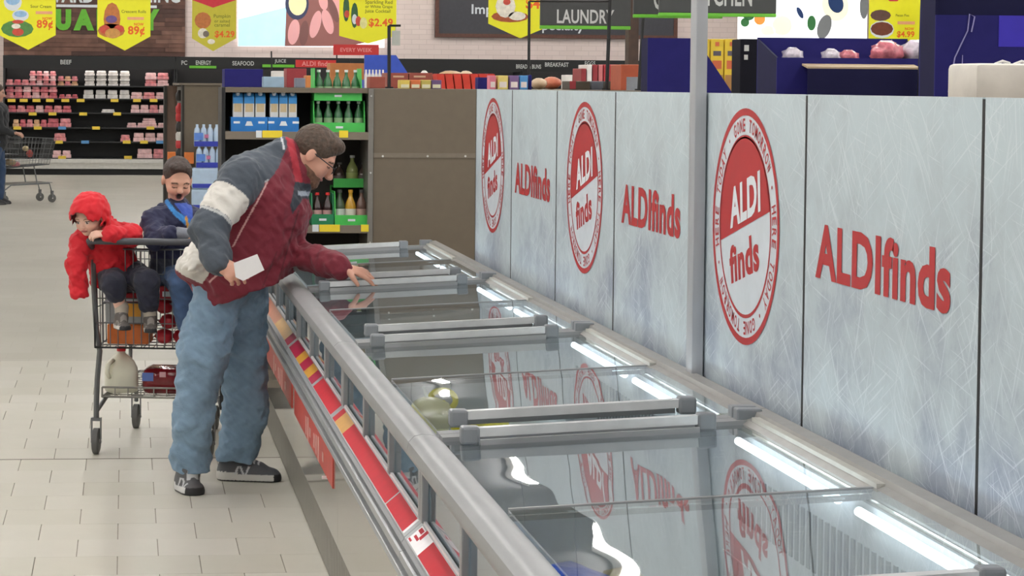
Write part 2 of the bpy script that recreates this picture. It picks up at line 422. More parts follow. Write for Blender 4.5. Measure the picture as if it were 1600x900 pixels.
LIDG = glass_mat('lid_glass', (0.94, 0.975, 0.975), 0.08, 1.52)
FRG = glass_mat('front_glass', (0.80, 0.86, 0.88), 0.0, 1.5)

FL = 1.988
def gz(x, off=0.0): return 0.899 + 0.05 * (x - 0.754) + off     # height of the sloping glass
def make_freezer(loc):
    R0 = thing('chest_freezer', loc, '', 'freezer', 'glass-topped freezers standing in a row')
    y0 = loc[1]; y1 = y0 + FL
    B = MB()
    B.box((0.727, y0 + .001, 0.20), (0.765, y1 - .001, 0.60))           # front wall
    B.box((0.752, y0 + .001, 0.60), (0.765, y1 - .001, 0.684))
    B.box((1.545, y0 + .001, 0.20), (1.60, y1 - .001, 0.93))
    B.build('body', GLOSSP, R0)
    Li = MB()
    Li.box((0.766, y0 + .002, 0.20), (1.544, y1 - .002, 0.34))
    Li.box((0.766, y0 + .002, 0.34), (0.772, y1 - .002, 0.684)); Li.box((1.535, y0 + .002, 0.34), (1.544, y1 - .002, 0.92))
    Li.prism([(0.772, .34), (1.535, .34), (1.535, gz(1.535) - .02), (0.772, gz(.772) - .02)], 'y', y0 + .002, y0 + .03)
    Li.prism([(0.772, .34), (1.535, .34), (1.535, gz(1.535) - .02), (0.772, gz(.772) - .02)], 'y', y1 - .03, y1 - .002)
    Li.build('liner', LINER, R0)
    K = MB(); K.box((0.747, y0, 0), (1.60, y1, 0.20)); kp = K.build('kick_plate', KICKD, R0)
    Ks = MB(); n = 66
    for i in range(n):
        y = y0 + FL * (i + 0.5) / n; Ks.box((0.737, y - .009, 0.012), (0.748, y + .009, 0.188))
    o = Ks.build('grille_slats', KICK, kp); o['kind'] = 'stuff'
    MB().box((0.731, y0, 0.19), (0.75, y1, 0.203)).build('kick_trim', STEEL, R0)
    # bumper ledge with three ribs
    Lg = MB(); Lg.prism([(0.7275, 0.520), (0.700, 0.530), (0.688, 0.545), (0.688, 0.562), (0.708, 0.568), (0.708, 0.584), (0.688, 0.590), (0.688, 0.611), (0.706, 0.617), (0.706, 0.630), (0.692, 0.634), (0.698, 0.643), (0.7275, 0.643)], 'y', y0 + .002, y1 - .002)
    Lg.build('bumper_rail', STEEL, R0)
    # ticket strip
    TS = MB(); TS.prism([(0.698, 0.6435), (0.7515, 0.6435), (0.7515, 0.688), (0.746, 0.687), (0.700, 0.648)], 'y', y0 + .002, y1 - .002); ts = TS.build('ticket_strip', STEEL, R0)
    MB().box((0.743, y0 + .03, 0.6855), (0.7505, y1 - .03, 0.694)).build('strip_lip', TWHT, ts)
    # front glass, posts, rail
    MB().box((0.756, y0 + .01, 0.684), (0.762, y1 - .01, 0.845)).build('front_glass', FRG, R0)
    for k in range(4):
        y = y0 + [0.02, 0.67, 1.32, FL - 0.02][k]
        MB().box((0.738, y - .017, 0.688), (0.7555, y + .017, 0.85), .003).build('post', RAILM, R0)
    prof = [(0.728, 0.835), (0.712, 0.846), (0.704, 0.866), (0.708, 0.888), (0.722, 0.902), (0.742, 0.907), (0.772, 0.9035), (0.786, 0.897), (0.786, 0.862), (0.760, 0.842)]
    MB().prism(prof, 'y', y0 + .002, y1 - .002).build('front_rail', RAILM, R0, smooth=0.6)
    # back rail + tracks
    MB().prism([(1.548, .925), (1.548, .936), (1.56, .946), (1.58, .952), (1.585, .965), (1.622, .967), (1.622, .925)], 'y', y0 + .002, y1 - .002).build('back_rail', BKR, R0)
    MB().box((1.562, y0 + FL / 2, .945), (1.582, y1 - .08, .957)).build('lid_track', TRKW, R0)
    for (ya, yb) in ((y0, y0 + .055), (y1 - .055, y1)):
        MB().prism([(0.786, gz(.786) - .03), (1.56, gz(1.56) - .03), (1.56, gz(1.56) + .006), (0.786, gz(.786) + .006)], 'y', ya + .002, yb - .002).build('cross_bar', RAILM, R0)
    for ya in (y0 + .004, y1 - .044): MB().box((1.535, ya, .93), (1.60, ya + .04, .972), .004).build('end_block', CAPG, R0)
    # lids: near one on the upper track, far one on the lower track
    for near in (True, False):
        off = 0.004 if near else -0.009
        ya, yb = (y0 + .06, y0 + FL / 2 + .012) if near else (y0 + FL / 2 - .012, y1 - .06)
        xa, xb = 0.787, 1.556
        lid = MB().prism([(xa, gz(xa, off)), (xb, gz(xb, off)), (xb, gz(xb, off) + .005), (xa, gz(xa, off) + .005)], 'y', ya, yb).build('lid', LIDG, R0, label='clear sliding glass lid')
        # thin edging where the two lids meet
        ye = yb - .010 if near else ya
        MB().prism([(xa, gz(xa, off) - .004), (xb, gz(xb, off) - .004), (xb, gz(xb, off) + .007), (xa, gz(xa, off) + .007)], 'y', ye, ye + .010).build('lid_edge', RAILM, lid)
        # handle at the outer end
        yh = ya + .015 if near else yb - .055
        hx0, hx1 = 0.868, 1.415
        MB().prism([(hx0, gz(hx0, off) + .022), (hx1, gz(hx1, off) + .022), (hx1, gz(hx1, off) + .044), (hx0, gz(hx0, off) + .044)], 'y', yh, yh + .026).build('handle_bar', BARW, lid)
        for hx in (hx0 - .045, hx1):
            q = MB(); z0 = gz(hx + .02, off); q.box((hx, yh - .006, z0 + .004), (hx + .047, yh + .034, z0 + .049), .007); q.build('handle_cap', CAPG, lid)
        yf = yh + (.034 if near else -.022)
        MB().prism([(hx0, gz(hx0, off) + .004), (hx1, gz(hx1, off) + .004), (hx1, gz(hx1, off) + .018), (hx0, gz(hx0, off) + .018)], 'y', yf, yf + .012).build('handle_base', RAILM, lid)
    # light tubes and vent slots along the back inside
    for (ya, yb) in ((y0 + .33, y0 + .93), (y0 + 1.06, y0 + 1.82)):
        MB().tube([(1.503, ya, .912), (1.503, yb, .912)], .010, 10).build('light_tube', LEDM, R0, smooth=0.6)
    V = MB()
    for i in range(44):
        y = y0 + .05 + i * .043; V.box((1.531, y, .70), (1.536, y + .02, .83))
    o = V.build('vent_slots', CAPG, R0); o['kind'] = 'stuff'
    # wire dividers across the tub
    for yd in (y0 + .12, y0 + .98, y0 + 1.42):
        W = MB(); zt = 0.62
        for z in (.40, .455, .51, .565, zt): W.tube([(0.79, yd, z), (1.52, yd, z)], .0026 if z != zt else .0045, 5)
        for i in range(14): W.tube([(0.80 + i * .0545, yd, .345), (0.80 + i * .0545, yd, zt)], .0026, 5)
        W.build('wire_divider', WIRE, R0)
    W = MB()
    for z in (.40, .47, .54, .62): W.tube([(1.50, y0 + .06, z), (1.50, y1 - .06, z)], .003, 5)
    for i in range(32): W.tube([(1.50, y0 + .07 + i * .0595, .345), (1.50, y0 + .07 + i * .0595, .62)], .0024, 5)
    W.build('wire_divider', WIRE, R0)
    return R0

FY = [1.432, 3.42, 5.408, 7.396, 9.384]
FLAB = ['nearest glass-topped freezer, cut off by the bottom edge of the photo', 'large glass-topped freezer nearest the camera with red price strip',
        'glass-topped freezer holding bags with yellow netting beside the steel column', 'glass-topped freezer next to the man, third along the row from the camera',
        'farthest glass-topped freezer, the one the man reaches over']
f0 = make_freezer((1.15, FY[0], 0)); f0['label'] = FLAB[0]; FRZ = [f0]
for y, lb in zip(FY[1:], FLAB[1:]):
    c = copy_tree(f0, (1.15, y, 0)); c['label'] = lb; ORG[c.name] = Vector((1.15, y, 0)); FRZ.append(c)
# closing end of the row
e = MB().box((0.727, 11.374, 0), (1.60, 11.392, 0.86)); e.prism([(0.727, .86), (1.60, .86), (1.60, .945), (0.727, .902)], 'y', 11.374, 11.392)
e.build('end_panel', GLOSSP, FRZ[-1])

# tickets in the strips: (photo pixel along the strip, colour) read along the row
STX = 0.7235
def seg(fr, y0, y1, m, name='price_ticket'):
    for f, a in zip(FRZ, FY):
        lo, hi = max(y0, a + .035), min(y1, a + FL - .035)
        if hi - lo > .02:
            MB().prism([(0.7028, .6490), (0.7022, .6500), (0.7405, .6828), (0.7410, .6818)], 'y', lo, hi).build(name, m, f)
def ys(u, v): return at(u, v, X=STX).y
seg(None, 1.4, ys(666, 856), TRED); seg(None, ys(666, 856), ys(642, 820), TWHT); seg(None, ys(642, 820), ys(615, 781), TRED)
seg(None, ys(614, 779), ys(545, 678), TRED); seg(None, ys(545, 678), ys(533, 658), TYEL); seg(None, ys(533, 658), ys(498, 604), TRED)
seg(None, ys(496, 600), ys(490, 590), TPNK); seg(None, ys(490, 590), ys(483, 580), TYEL); seg(None, ys(483, 580), ys(476, 570), TPNK); seg(None, ys(476, 570), ys(470, 559), TYEL); seg(None, ys(470, 559), ys(452, 527), TPNK)
seg(None, ys(452, 527), ys(436, 505), TYEL); seg(None, ys(436, 503), 11.3, TORA)
tx = MB(); yc = ys(654, 838)
for i, (dy, dz, w, h) in enumerate(((.02, .02, .05, .012), (.0, -.005, .06, .008), (.03, -.025, .04, .006), (-.03, .02, .03, .03))):
    xx = .7213 + dz * .6; zz_ = .6666 + dz * .51; tx.add([(xx - h * .38, yc + dy - w / 2, zz_ - h * .325), (xx - h * .38, yc + dy + w / 2, zz_ - h * .325), (xx + h * .38, yc + dy + w / 2, zz_ + h * .325), (xx + h * .38, yc + dy - w / 2, zz_ + h * .325)], [(0, 3, 2, 1)])
tx.build('ticket_print', TRED, FRZ[1])
# red posters under the bumper, with white lettering
def poster(y0, y1, txt):
    f = [g for g, a in zip(FRZ, FY) if a <= (y0 + y1) / 2 < a + FL][0]
    MB().box((0.7225, y0, .372), (0.7268, y1, .520)).build('red_poster', SRED, f)
    if txt:
        for i in range(txt):
            y = y0 + (y1 - y0) * (.2 + .5 * i / txt) + .03 * ((i * 5) % 3); hh_ = .018 + .03 * ((i * 7) % 4) / 3
            MB().box((0.7215, y, .42 - hh_), (0.7224, y + .05, .42 + hh_ * .9)).build('poster_print', PPK, f)
poster(9.45, 11.2, 6); poster(7.55, 9.30, 7); poster(3.6, 5.35, None)

# floor-level things inside the tubs: bags of frozen food seen through the glass
NETY = M('yellow_net', (250, 232, 10), 0.5, bump=0.6, scale=60)
BAGC = M('cream_poultry_wrap', (236, 226, 176), 0.3, bump=0.4, scale=25)
BAGB = M('blue_bag', (38, 84, 196), 0.3, bump=0.4, scale=25)
BAGW = M('white_bag', (222, 226, 226), 0.3, bump=0.4, scale=25)
BAGG = M('tan_bag', (176, 158, 110), 0.4, bump=0.4, scale=25)
def bird(u, v, z, s, wrap, net, label):
    p = at(u, v, Z=z); t = thing('frozen_poultry', (p.x, p.y, z - .10 * s), label, 'frozen food', 'frozen bags lying in the freezers')
    MB().ell((p.x, p.y, z - .01 * s), (.10 * s, .13 * s, .085 * s), 18, jit=.10).build('wrapped_bird', wrap, t, smooth=True)
    n = MB(); pts = [Vector((p.x + .055 * s, p.y + .01, z + .06 * s)) + Vector((.055 * math.cos(a), .02 * math.sin(a), .038 * math.sin(a))) * s for a in np.linspace(0, 2 * math.pi, 18)]
    n.tube(pts, .013 * s, 7, False)
    n.ell((p.x + .035 * s, p.y, z + .045 * s), (.035 * s, .03 * s, .02 * s), 10, jit=.2)
    n.build('carry_net', net, t, smooth=True)
    g = MB(); g.tube([(p.x - .01 * s, p.y, z + .06 * s), (p.x - .03 * s, p.y, z + .12 * s), (p.x, p.y, z + .14 * s), (p.x + .03 * s, p.y, z + .13 * s)], .008 * s, 6); g.build('tag_clip', BAGW, t, smooth=True)
bird(672, 648, .755, .74, BAGC, NETY, 'cream frozen bird in yellow carry net inside the freezer')
def bag(u, v, z, r, m, label, n=16):
    p = at(u, v, Z=z); t = MB().ell((p.x, p.y, z - r[2] * .5), r, n, jit=.16)
    tag(t.build('frozen_bag', m, None, (p.x, p.y, z - 1.5 * r[2]), smooth=True), label, 'frozen food', 'frozen bags lying in the freezers')
bag(754, 657, .72, (.09, .10, .05), NETY, 'bright yellow bag inside the freezer beside the cream bird')
bag(840, 655, .70, (.10, .10, .05), BAGW, 'white frozen bag behind the yellow bag in the freezer')
bag(885, 905, .60, (.12, .16, .06), BAGB, 'blue frozen bag at the bottom edge of the photo')
bag(975, 905, .57, (.06, .10, .05), BAGG, 'small tan frozen bag beside the blue one')

pg = at(512, 746, X=.727); MB().tube([(.727, pg.y, pg.z), (.706, pg.y, pg.z)], .006, 8).build('panel_peg', TWHT, FRZ[1] if pg.y < FY[2] else FRZ[2] if pg.y < FY[3] else FRZ[3])
# ================================================================== FAR WALL: COOLERS, BOARDS, LIGHT BOXES
DARK = M('cooler_black', (26, 27, 28), 0.5)
DSH = M('cooler_shelf', (40, 41, 42), 0.45)
BUMP = M('cooler_bumper', (214, 212, 206), 0.4)
TAGY = M('tag_yellow', (238, 205, 70), 0.5)
TAGB = M('tag_blue', (90, 150, 205), 0.5)
GRN = M('sign_green', (104, 184, 52), 0.5)
SGREY = M('sign_charcoal', (62, 64, 64), 0.5)
LET = M('sign_lettering', (196, 198, 196), 0.5)
def rect(u0, v0, u1, v1, Y): return at(u0, v1, Y=Y), at(u1, v0, Y=Y)
def cooler(x0, x1, label, full):
    t = thing('display_cooler', ((x0 + x1) / 2, 42.9, 0), label, 'cooler', 'open coolers along the far wall')
    MB().box((x0, 43.35, 0), (x1, 43.58, 2.29)).build('back_panel', DARK, t)
    q_ = MB(); q_.box((x0, 42.55, 2.06), (x1, 42.60, 2.30)); q_.box((x0, 42.60, 2.24), (x1, 43.35, 2.30)); q_.build('canopy', DARK, t)
    MB().box((x0, 42.6, 0.0), (x1, 43.35, 0.11)).build('kick_base', BLACK, t)
    b = MB(); b.box((x0, 42.5, 0.12), (x1, 43.35, 0.235)); b.box((x0, 42.47, 0.235), (x1, 42.56, 0.31)); b.build('bumper', BUMP, t)
    for x in (x0, x1 - .03): MB().box((x, 42.6, 0.1), (x + .03, 43.35, 2.06)).build('side_panel', DSH, t)
    MB().tube([(x0 + .05, 42.66, 2.13), (x1 - .05, 42.66, 2.13)], .018, 8).build('light_tube', M('cooler_tube', (255, 244, 240), .4, var=0, emit=14.0), t)
    for z in CZ: MB().box((x0 + .03, 42.72, z - .025), (x1 - .03, 43.35, z)).build('shelf', DSH, t)
    return t
CZ = [at(150, v, Y=42.7).z for v in (247, 221, 199, 176, 154, 134)]
mc = cooler(-2.36, 0.95, 'black open meat cooler with pink trays against the far wall', True)
for i in range(3):
    cooler(0.96 + i * 3.4, 0.96 + (i + 1) * 3.4 - .01, ['black open cooler seen just above the brown shelving', 'black open cooler behind the red boxes', 'black open cooler at the right end of the far wall'][i], False)
# price tags on the meat cooler (photo x of each tag, per shelf line)
for row, (v, xs) in enumerate(((157, (18, 37, 57, 78, 102, 126, 179, 214, 240)), (178, (51, 82, 130, 183)), (200, (27, 59, -97, 150, 235)), (222, (-133, 92, 198, 225, -250)), (246, (97, 200)))):
    for u in xs:
        c = at(abs(u), v, Y=42.69)
        MB().box((c.x - .075, 42.688, c.z - .03), (c.x + .075, 42.70, c.z + .03)).build('price_tag', TAGB if u < 0 else TAGY, mc)
# meat trays
PK = [M('meat_pink', (226, 148, 152), 0.35, var=0.3, scale=14), M('meat_pale', (240, 196, 196), 0.35, var=0.2, scale=14), M('meat_red', (206, 108, 118), 0.35, var=0.3, scale=14), M('meat_white', (226, 222, 218), 0.4, var=0.2, scale=9), M('meat_orange', (236, 190, 150), 0.4, var=0.25, scale=10)]
TRAYM = {}
def tray_mesh(k, w, h):
    key = (k, round(w, 2), round(h, 2))
    if key not in TRAYM:
        t = MB(); t.box((-w / 2, -.10, 0), (w / 2, .10, h * .45)); t.box((-w / 2 + .01, -.09, h * .45), (w / 2 - .01, .09, h), min(.02, h * .25))
        me = bpy.data.meshes.new('tray'); me.from_pydata(t.v, [], t.f); me.materials.append(PK[k]); TRAYM[key] = me
    return TRAYM[key]
SHN = ['top', 'second', 'third', 'fourth', 'fifth', 'lowest']; KN = ['pink', 'pale pink', 'red', 'white', 'orange']
NB = {}
ORDN = ['first', 'second', 'third', 'fourth', 'fifth', 'sixth', 'seventh']
def trays(row, u0, u1, n, h, kinds, stack=1, gap=0.94, yb=42.86):
    NB[row] = NB.get(row, 0) + 1
    zs = list(reversed(CZ))[row]
    a = at(u0, 150, Y=yb).x; b = at(u1, 150, Y=yb).x; w = (b - a) / n
    for s in range(stack):
        for i in range(n):
            k = kinds[(i + s) % len(kinds)]
            o = bpy.data.objects.new('meat_tray', tray_mesh(k, w * gap, h)); COL.objects.link(o)
            o.location = (a + w * (i + .5), yb + random.uniform(-.02, .02), zs + s * h * 1.01)
            tag(o, '%s meat tray, %s along in %s cluster, %s, %s cooler shelf' % (KN[k], ORDN[i], ORDN[NB[row] - 1], ['bottom layer', 'second layer', 'third layer'][s], SHN[row]), 'meat tray', 'meat trays in the far cooler')
trays(0, 9, 46, 3, 0.111, (0, 2, 0), 1); trays(0, 46, 88, 4, 0.092, (0, 1, 0), 3); trays(0, 90, 122, 3, 0.091, (4, 0), 2, yb=43.1)
trays(0, 131, 204, 4, 0.097, (3,), 3, .86); trays(0, 226, 264, 2, 0.130, (0, 1), 2)
trays(1, 9, 90, 6, 0.117, (0, 2, 0, 1), 2); trays(1, 92, 122, 3, 0.078, (2, 0), 1); trays(1, 129, 204, 4, 0.169, (3,), 1, .86); trays(1, 204, 262, 3, 0.130, (1, 0), 1); trays(1, 222, 262, 2, 0.130, (1,), 1, yb=43.12)
trays(2, 12, 112, 7, 0.130, (2, 0, 2, 1), 1); trays(2, 158, 180, 1, 0.065, (3,), 1); trays(2, 204, 262, 4, 0.156, (1, 1, 0), 1)
trays(3, 20, 74, 5, 0.143, (4, 2, 0), 1); trays(3, 74, 112, 2, 0.169, (2, 0), 1); trays(3, 198, 262, 4, 0.091, (1,), 1); trays(3, 222, 244, 1, 0.091, (1,), 2)
trays(4, 84, 104, 1, 0.156, (0,), 1); trays(4, 188, 204, 1, 0.130, (0,), 1); trays(4, 208, 262, 3, 0.169, (1,), 1)
trays(5, 82, 112, 2, 0.143, (1,), 1); trays(5, 214, 264, 2, 0.182, (1, 0), 1)
# canopy lettering
for s, u, v, w in (('SEAFOOD', 380, 99, 34), ('PC', 288, 98, 9), ('ENERGY', 318, 98, 24), ('BEEF', 103, 97, 17), ('BREAKFAST', 870, 101, 38), ('EGGS', 922, 99, 17), ('BREAD & BUNS', 826, 104, 40), ('JUICE', 438, 96, 18)):
    c = at(u, v, Y=42.54); cl = MB(); put_text(cl, s, c, *FACE_CAM, h=.085, w=w * 42.5 / FPX, bold=.02); cl.build('canopy_lettering', LET, mc)
MB().box(*(lambda a, b: ((a.x, 42.50, a.z), (b.x, 42.54, b.z)))(*rect(296, 103, 338, 106.5, 42.5))).build('canopy_green_bar', GRN, mc)
MB().box(*(lambda a, b: ((a.x, 42.50, a.z), (b.x, 42.54, b.z)))(*rect(410, 101, 460, 105, 42.5))).build('canopy_green_bar', GRN, mc)

# wood-plank board with green and white lettering
WOODS = [M('plank_%d' % i, c, 0.6, var=0.22, scale=5) for i, c in enumerate(((104, 72, 60), (92, 62, 52), (118, 84, 70), (82, 56, 48), (128, 94, 80)))]
a, b = rect(5, -30, 290, 86, 43.44)
wb = thing('wood_plank_board', ((a.x + b.x) / 2, 43.55, a.z), 'brown wood plank sign board with green lettering on the far wall', 'sign')
MB().box((a.x, 43.54, a.z), (b.x, 43.598, b.z)).build('board_back', WOODS[3], wb)
z = a.z; r = 0
while z < b.z - .02:
    x = a.x; h = .085
    while x < b.x - .01:
        w = random.uniform(.5, 1.3); x1 = min(b.x, x + w); d = random.uniform(0, .018)
        MB().box((x + .003, 43.515 - d, z + .003), (x1 - .003, 43.54, min(z + h, b.z) - .003)).build('plank', random.choice(WOODS), wb)
        x = x1
    z += h
t = MB()
for ch, u, w in (('Q', 58, 34), ('U', 99, 24), ('A', 131, 32), ('L', 162, 22), ('I', 184, 7), ('T', 205, 22), ('Y', 236, 26)):
    c = at(u, 31, Y=43.49); put_text(t, ch, c, *FACE_CAM, h=33 * 43.5 / FPX, w=w * 43.5 / FPX, bold=.085, extr=.01)
t.build('green_lettering', GRN, wb)
for s, u, w in (('AWARD', 100, 92), ('WINNING', 225, 112)): t = MB(); put_text(t, s, at(u, -9, Y=43.49), *FACE_CAM, h=26 * 43.5 / FPX, w=w * 43.5 / FPX, bold=.03); t.build('white_lettering', WHITE, wb)
a2, b2 = rect(88, 8.5, 245, 11, 43.49); MB().box((a2.x, 43.488, a2.z), (b2.x, 43.492, b2.z)).build('white_rule', WHITE, wb)

# light boxes (flat printed pictures lit from behind)
def em(name, c, s=1.0): return M(name, c, 0.5, var=0.05, emit=s, scale=3)
def flat_ell(mb, u, v, ru, rv, Y, rot=0.0, n=22):
    c = at(u, v, Y=Y); k = Y / FPX; vs = []
    for i in range(n):
        q = 2 * math.pi * i / n; x = ru * k * math.cos(q); z = rv * k * math.sin(q)
        vs.append((c.x + x * math.cos(rot) - z * math.sin(rot), Y, c.z + x * math.sin(rot) + z * math.cos(rot)))
    mb.add(vs, [tuple(range(n - 1, -1, -1))])
def flat_poly(mb, pts, Y):
    vs = [at(u, v, Y=Y) for u, v in pts]
    ar = sum(vs[i].x * vs[(i + 1) % len(vs)].z - vs[(i + 1) % len(vs)].x * vs[i].z for i in range(len(vs)))
    mb.add(vs, [tuple(range(len(vs))) if ar > 0 else tuple(reversed(range(len(vs))))])
def lightbox(u0, v0, u1, v1, Y, label):
    a, b = rect(u0, v0, u1, v1, Y); t = thing('light_box', ((a.x + b.x) / 2, Y + .05, a.z), label, 'light box')
    MB().box((a.x, Y + .01, a.z), (b.x, Y + .12, b.z)).build('lit_face', em('lit_white', (250, 253, 255), 1.15), t); return t
lb = lightbox(372, -60, 602, 72, 43.4, 'bright light box showing sliced meat on a wooden board')
y = 43.405
q = MB(); flat_poly(q, [(372, 30), (450, 10), (446, 72), (372, 72)], y); q.build('print_sky_blue', em('lit_blue', (176, 222, 244), .85), lb)
q = MB(); flat_poly(q, [(448, 0), (470, -20), (560, -20), (600, 60), (545, 72), (445, 72)], y - .002); q.build('print_board', em('lit_board', (132, 84, 78), .55), lb)
q = MB(); flat_ell(q, 464, 6, 18.5, 25, y - .004); q.build('print_bowl', em('lit_bowl', (52, 58, 84), .5), lb)
q = MB(); flat_ell(q, 465, 5, 14, 19, y - .006); q.build('print_grain', em('lit_grain', (214, 208, 160), .7), lb)
for u, v, ru, rv, ro in ((459, 50, 9, 20, -.15), (493, 38, 8, 22, -.25), (512, 34, 8, 20, .3), (530, 8, 10, 26, .35), (505, 2, 7, 14, .2)): q = MB(); flat_ell(q, u, v, ru, rv, y - .006, ro); q.build('print_meat', em('lit_meat', (206, 150, 148), .6), lb)
for u, v, ru, rv, ro in ((475, 52, 7, 20, -.1), (521, 16, 6, 20, .35)): q = MB(); flat_ell(q, u, v, ru, rv, y - .008, ro); q.build('print_crust', em('lit_crust', (112, 74, 70), .55), lb)
lb = lightbox(1155, -60, 1357, 62, 38.0, 'bright white light box with salad pictures behind the blue boxes'); y = 38.005
for u, v, ru, rv in ((1170, 25, 9, 7), (1181, 5, 14, 10), (1268, 36, 7, 12), (1164, 35, 7, 7)): q = MB(); flat_ell(q, u, v, ru, rv, y); q.build('print_green', em('lit_green', (62, 120, 70), .5), lb)
for u, v, ru, rv in ((1187, 30, 9, 9), (1178, 18, 6, 6)): q = MB(); flat_ell(q, u, v, ru, rv, y - .002); q.build('print_carrot', em('lit_carrot', (232, 150, 70), .7), lb)
for u, v, ru, rv, ro in ((1305, 8, 22, 26, .3), (1222, 40, 16, 16, 0), (1200, 48, 12, 8, 0)): q = MB(); flat_ell(q, u, v, ru, rv, y - .004, ro); q.build('print_cream', em('lit_cream', (240, 234, 206), .9), lb)
for u, v, ru, rv, ro in ((1306, 5, 12, 16, .4), (1250, 20, 4, 10, .5)): q = MB(); flat_ell(q, u, v, ru, rv, y - .006, ro); q.build('print_navy', em('lit_navy', (44, 66, 110), .5), lb)
for u, v, ru, rv, ro in ((1288, 42, 11, 20, -.3), (1350, 10, 7, 20, 0)): q = MB(); flat_ell(q, u, v, ru, rv, y - .008, ro); q.build('print_grey', em('lit_grey', (120, 122, 122), .6), lb)

# dark framed board
a, b = rect(680, -40, 1060, 58, 43.5); fb_ = thing('framed_board', ((a.x + b.x) / 2, 43.55, a.z), 'dark framed board with white lettering on the brick wall', 'sign')
MB().box((a.x, 43.53, a.z), (b.x, 43.598, b.z)).build('board', M('chalkboard', (66, 66, 72), 0.6), fb_)
FRM = M('frame_wood', (98, 62, 50), 0.5, var=.2)
for p in (((a.x, a.z), (b.x, a.z + .075)), ((a.x, b.z - .075), (b.x, b.z)), ((a.x, a.z + .075), (a.x + .075, b.z - .075)), ((b.x - .075, a.z + .075), (b.x, b.z - .075))):
    MB().box((p[0][0], 43.50, p[0][1]), (p[1][0], 43.56, p[1][1])).build('frame_rail', FRM, fb_)
t = MB(); put_text(t, 'Imported', at(779, 17, Y=43.51), *FACE_CAM, h=20 * 43.5 / FPX, w=86 * 43.5 / FPX, bold=.02); t.build('white_lettering', WHITE, fb_); t = MB(); put_text(t, 'Specialty', at(875, 42, Y=43.51), *FACE_CAM, h=20 * 43.5 / FPX, w=78 * 43.5 / FPX, bold=.02)
t.build('white_lettering', WHITE, fb_)

# ================================================================== HANGING PRICE BANNERS
BYEL = M('banner_yellow', (240, 236, 38), 0.5, var=.02); BYD = M('banner_dull_yellow', (206, 196, 60), 0.5, var=.03); BORA = M('banner_orange', (238, 104, 32), 0.5); BRED = M('banner_red', (206, 44, 62), 0.5); BTXT = M('banner_ink', (120, 124, 30), 0.6)
BPNK = M('banner_strike', (236, 170, 130), 0.5)
def banner(u0, u1, vs, vt, Y, mat, price, pc, pw, label, blobs, lines=(), red=None, vtop=-34, now=None):
    a = at(u0, vs, Y=Y); b = at(u1, vs, Y=Y); tip = at((u0 + u1) / 2 if isinstance(vt, (int, float)) else vt[0], vt if isinstance(vt, (int, float)) else vt[1], Y=Y); top = at(u0, vtop, Y=Y).z
    t = thing('price_banner', ((a.x + b.x) / 2, Y, tip.z), label, 'banner', 'yellow pentagon price banners hanging over the aisles')
    MB().prism([(a.x, top), (a.x, a.z), (tip.x, tip.z), (b.x, b.z), (b.x, top)], 'y', Y, Y + .006).build('sheet', mat, t)
    for x in (a.x + .04, b.x - .04): MB().tube([(x, Y + .003, top - .01), (x, Y + .003, 4.45)], .0025, 5).build('hanging_wire', BLACK, t)
    if price: MB_ = MB(); put_text(MB_, price, at(*pc, Y=Y), *FACE_CAM, w=pw * Y / FPX, bold=.03); MB_.build('price_lettering', BORA, t)
    if now: MB_ = MB(); put_text(MB_, 'NOW', at(*now, Y=Y), *FACE_CAM, w=15 * Y / FPX, bold=.03); c = at(now[0] - 6, now[1] - 9, Y=Y); MB_.build('now_lettering', BORA, t); MB_ = MB(); MB_.box((c.x - .07, Y - .0012, c.z - .012), (c.x + .08, Y - .0004, c.z + .014)); MB_.build('struck_price', BPNK, t)
    if lines:
        for s, u, v, w in lines: MB_ = MB(); put_text(MB_, s, at(u, v, Y=Y), *FACE_CAM, w=w * Y / FPX, bold=.01); MB_.build('product_lettering', BTXT, t)
    for i, (nm, col, shp) in enumerate(blobs):
        for u, v, ru, rv in shp: MB_ = MB(); flat_ell(MB_, u, v, ru, rv, Y - .001 - i * .0006, n=12); MB_.build('product_print', M('print_' + nm, col, 0.5, var=.15, scale=30), t)
    if red: MB_ = MB(); flat_poly(MB_, red, Y - .001); MB_.build('red_header', BRED, t)
    return t
WH, LB_, SAL, TOM, BRN, GRNB = ('white', (232, 234, 236)), ('sky', (150, 190, 224)), ('salad', (86, 140, 70)), ('tomato', (204, 78, 60)), ('roll', (192, 116, 60)), ('bottle', (54, 96, 60))
banner(-1, 87, 55, (44, 78), 20, BYEL, '89\u00a2', (70, 39), 25, 'yellow 89 cent banner with a tub of sour cream, leftmost in the photo', [('white', WH[1], [(20, 3, 14, 14), (32, 24, 13, 9)]), ('sky', LB_[1], [(20, 0, 11, 8), (32, 22, 10, 5)]), ('salad', SAL[1], [(27, 45, 25, 13)]), ('tomato', TOM[1], [(28, 50, 9, 6), (28, 34, 9, 3)]), ('cream', (236, 230, 214), [(25, 41, 7, 4)])], [('Sour Cream', 64, 10, 32)], now=(74, 29))
banner(152, 235, 57, (195, 79), 20, BYEL, '89\u00a2', (213, 49), 26, 'yellow 89 cent banner with crescent rolls in front of the green lettering', [('roll', BRN[1], [(175, 30, 13, 26), (174, 48, 21, 11)]), ('tomato', TOM[1], [(164, 46, 8, 7), (186, 45, 8, 6)]), ('purple', (110, 84, 140), [(174, 30, 9, 6)]), ('crust', (206, 150, 80), [(176, 52, 12, 8)])], [('Crescent Rolls', 209, 18, 38)], now=(217, 38))
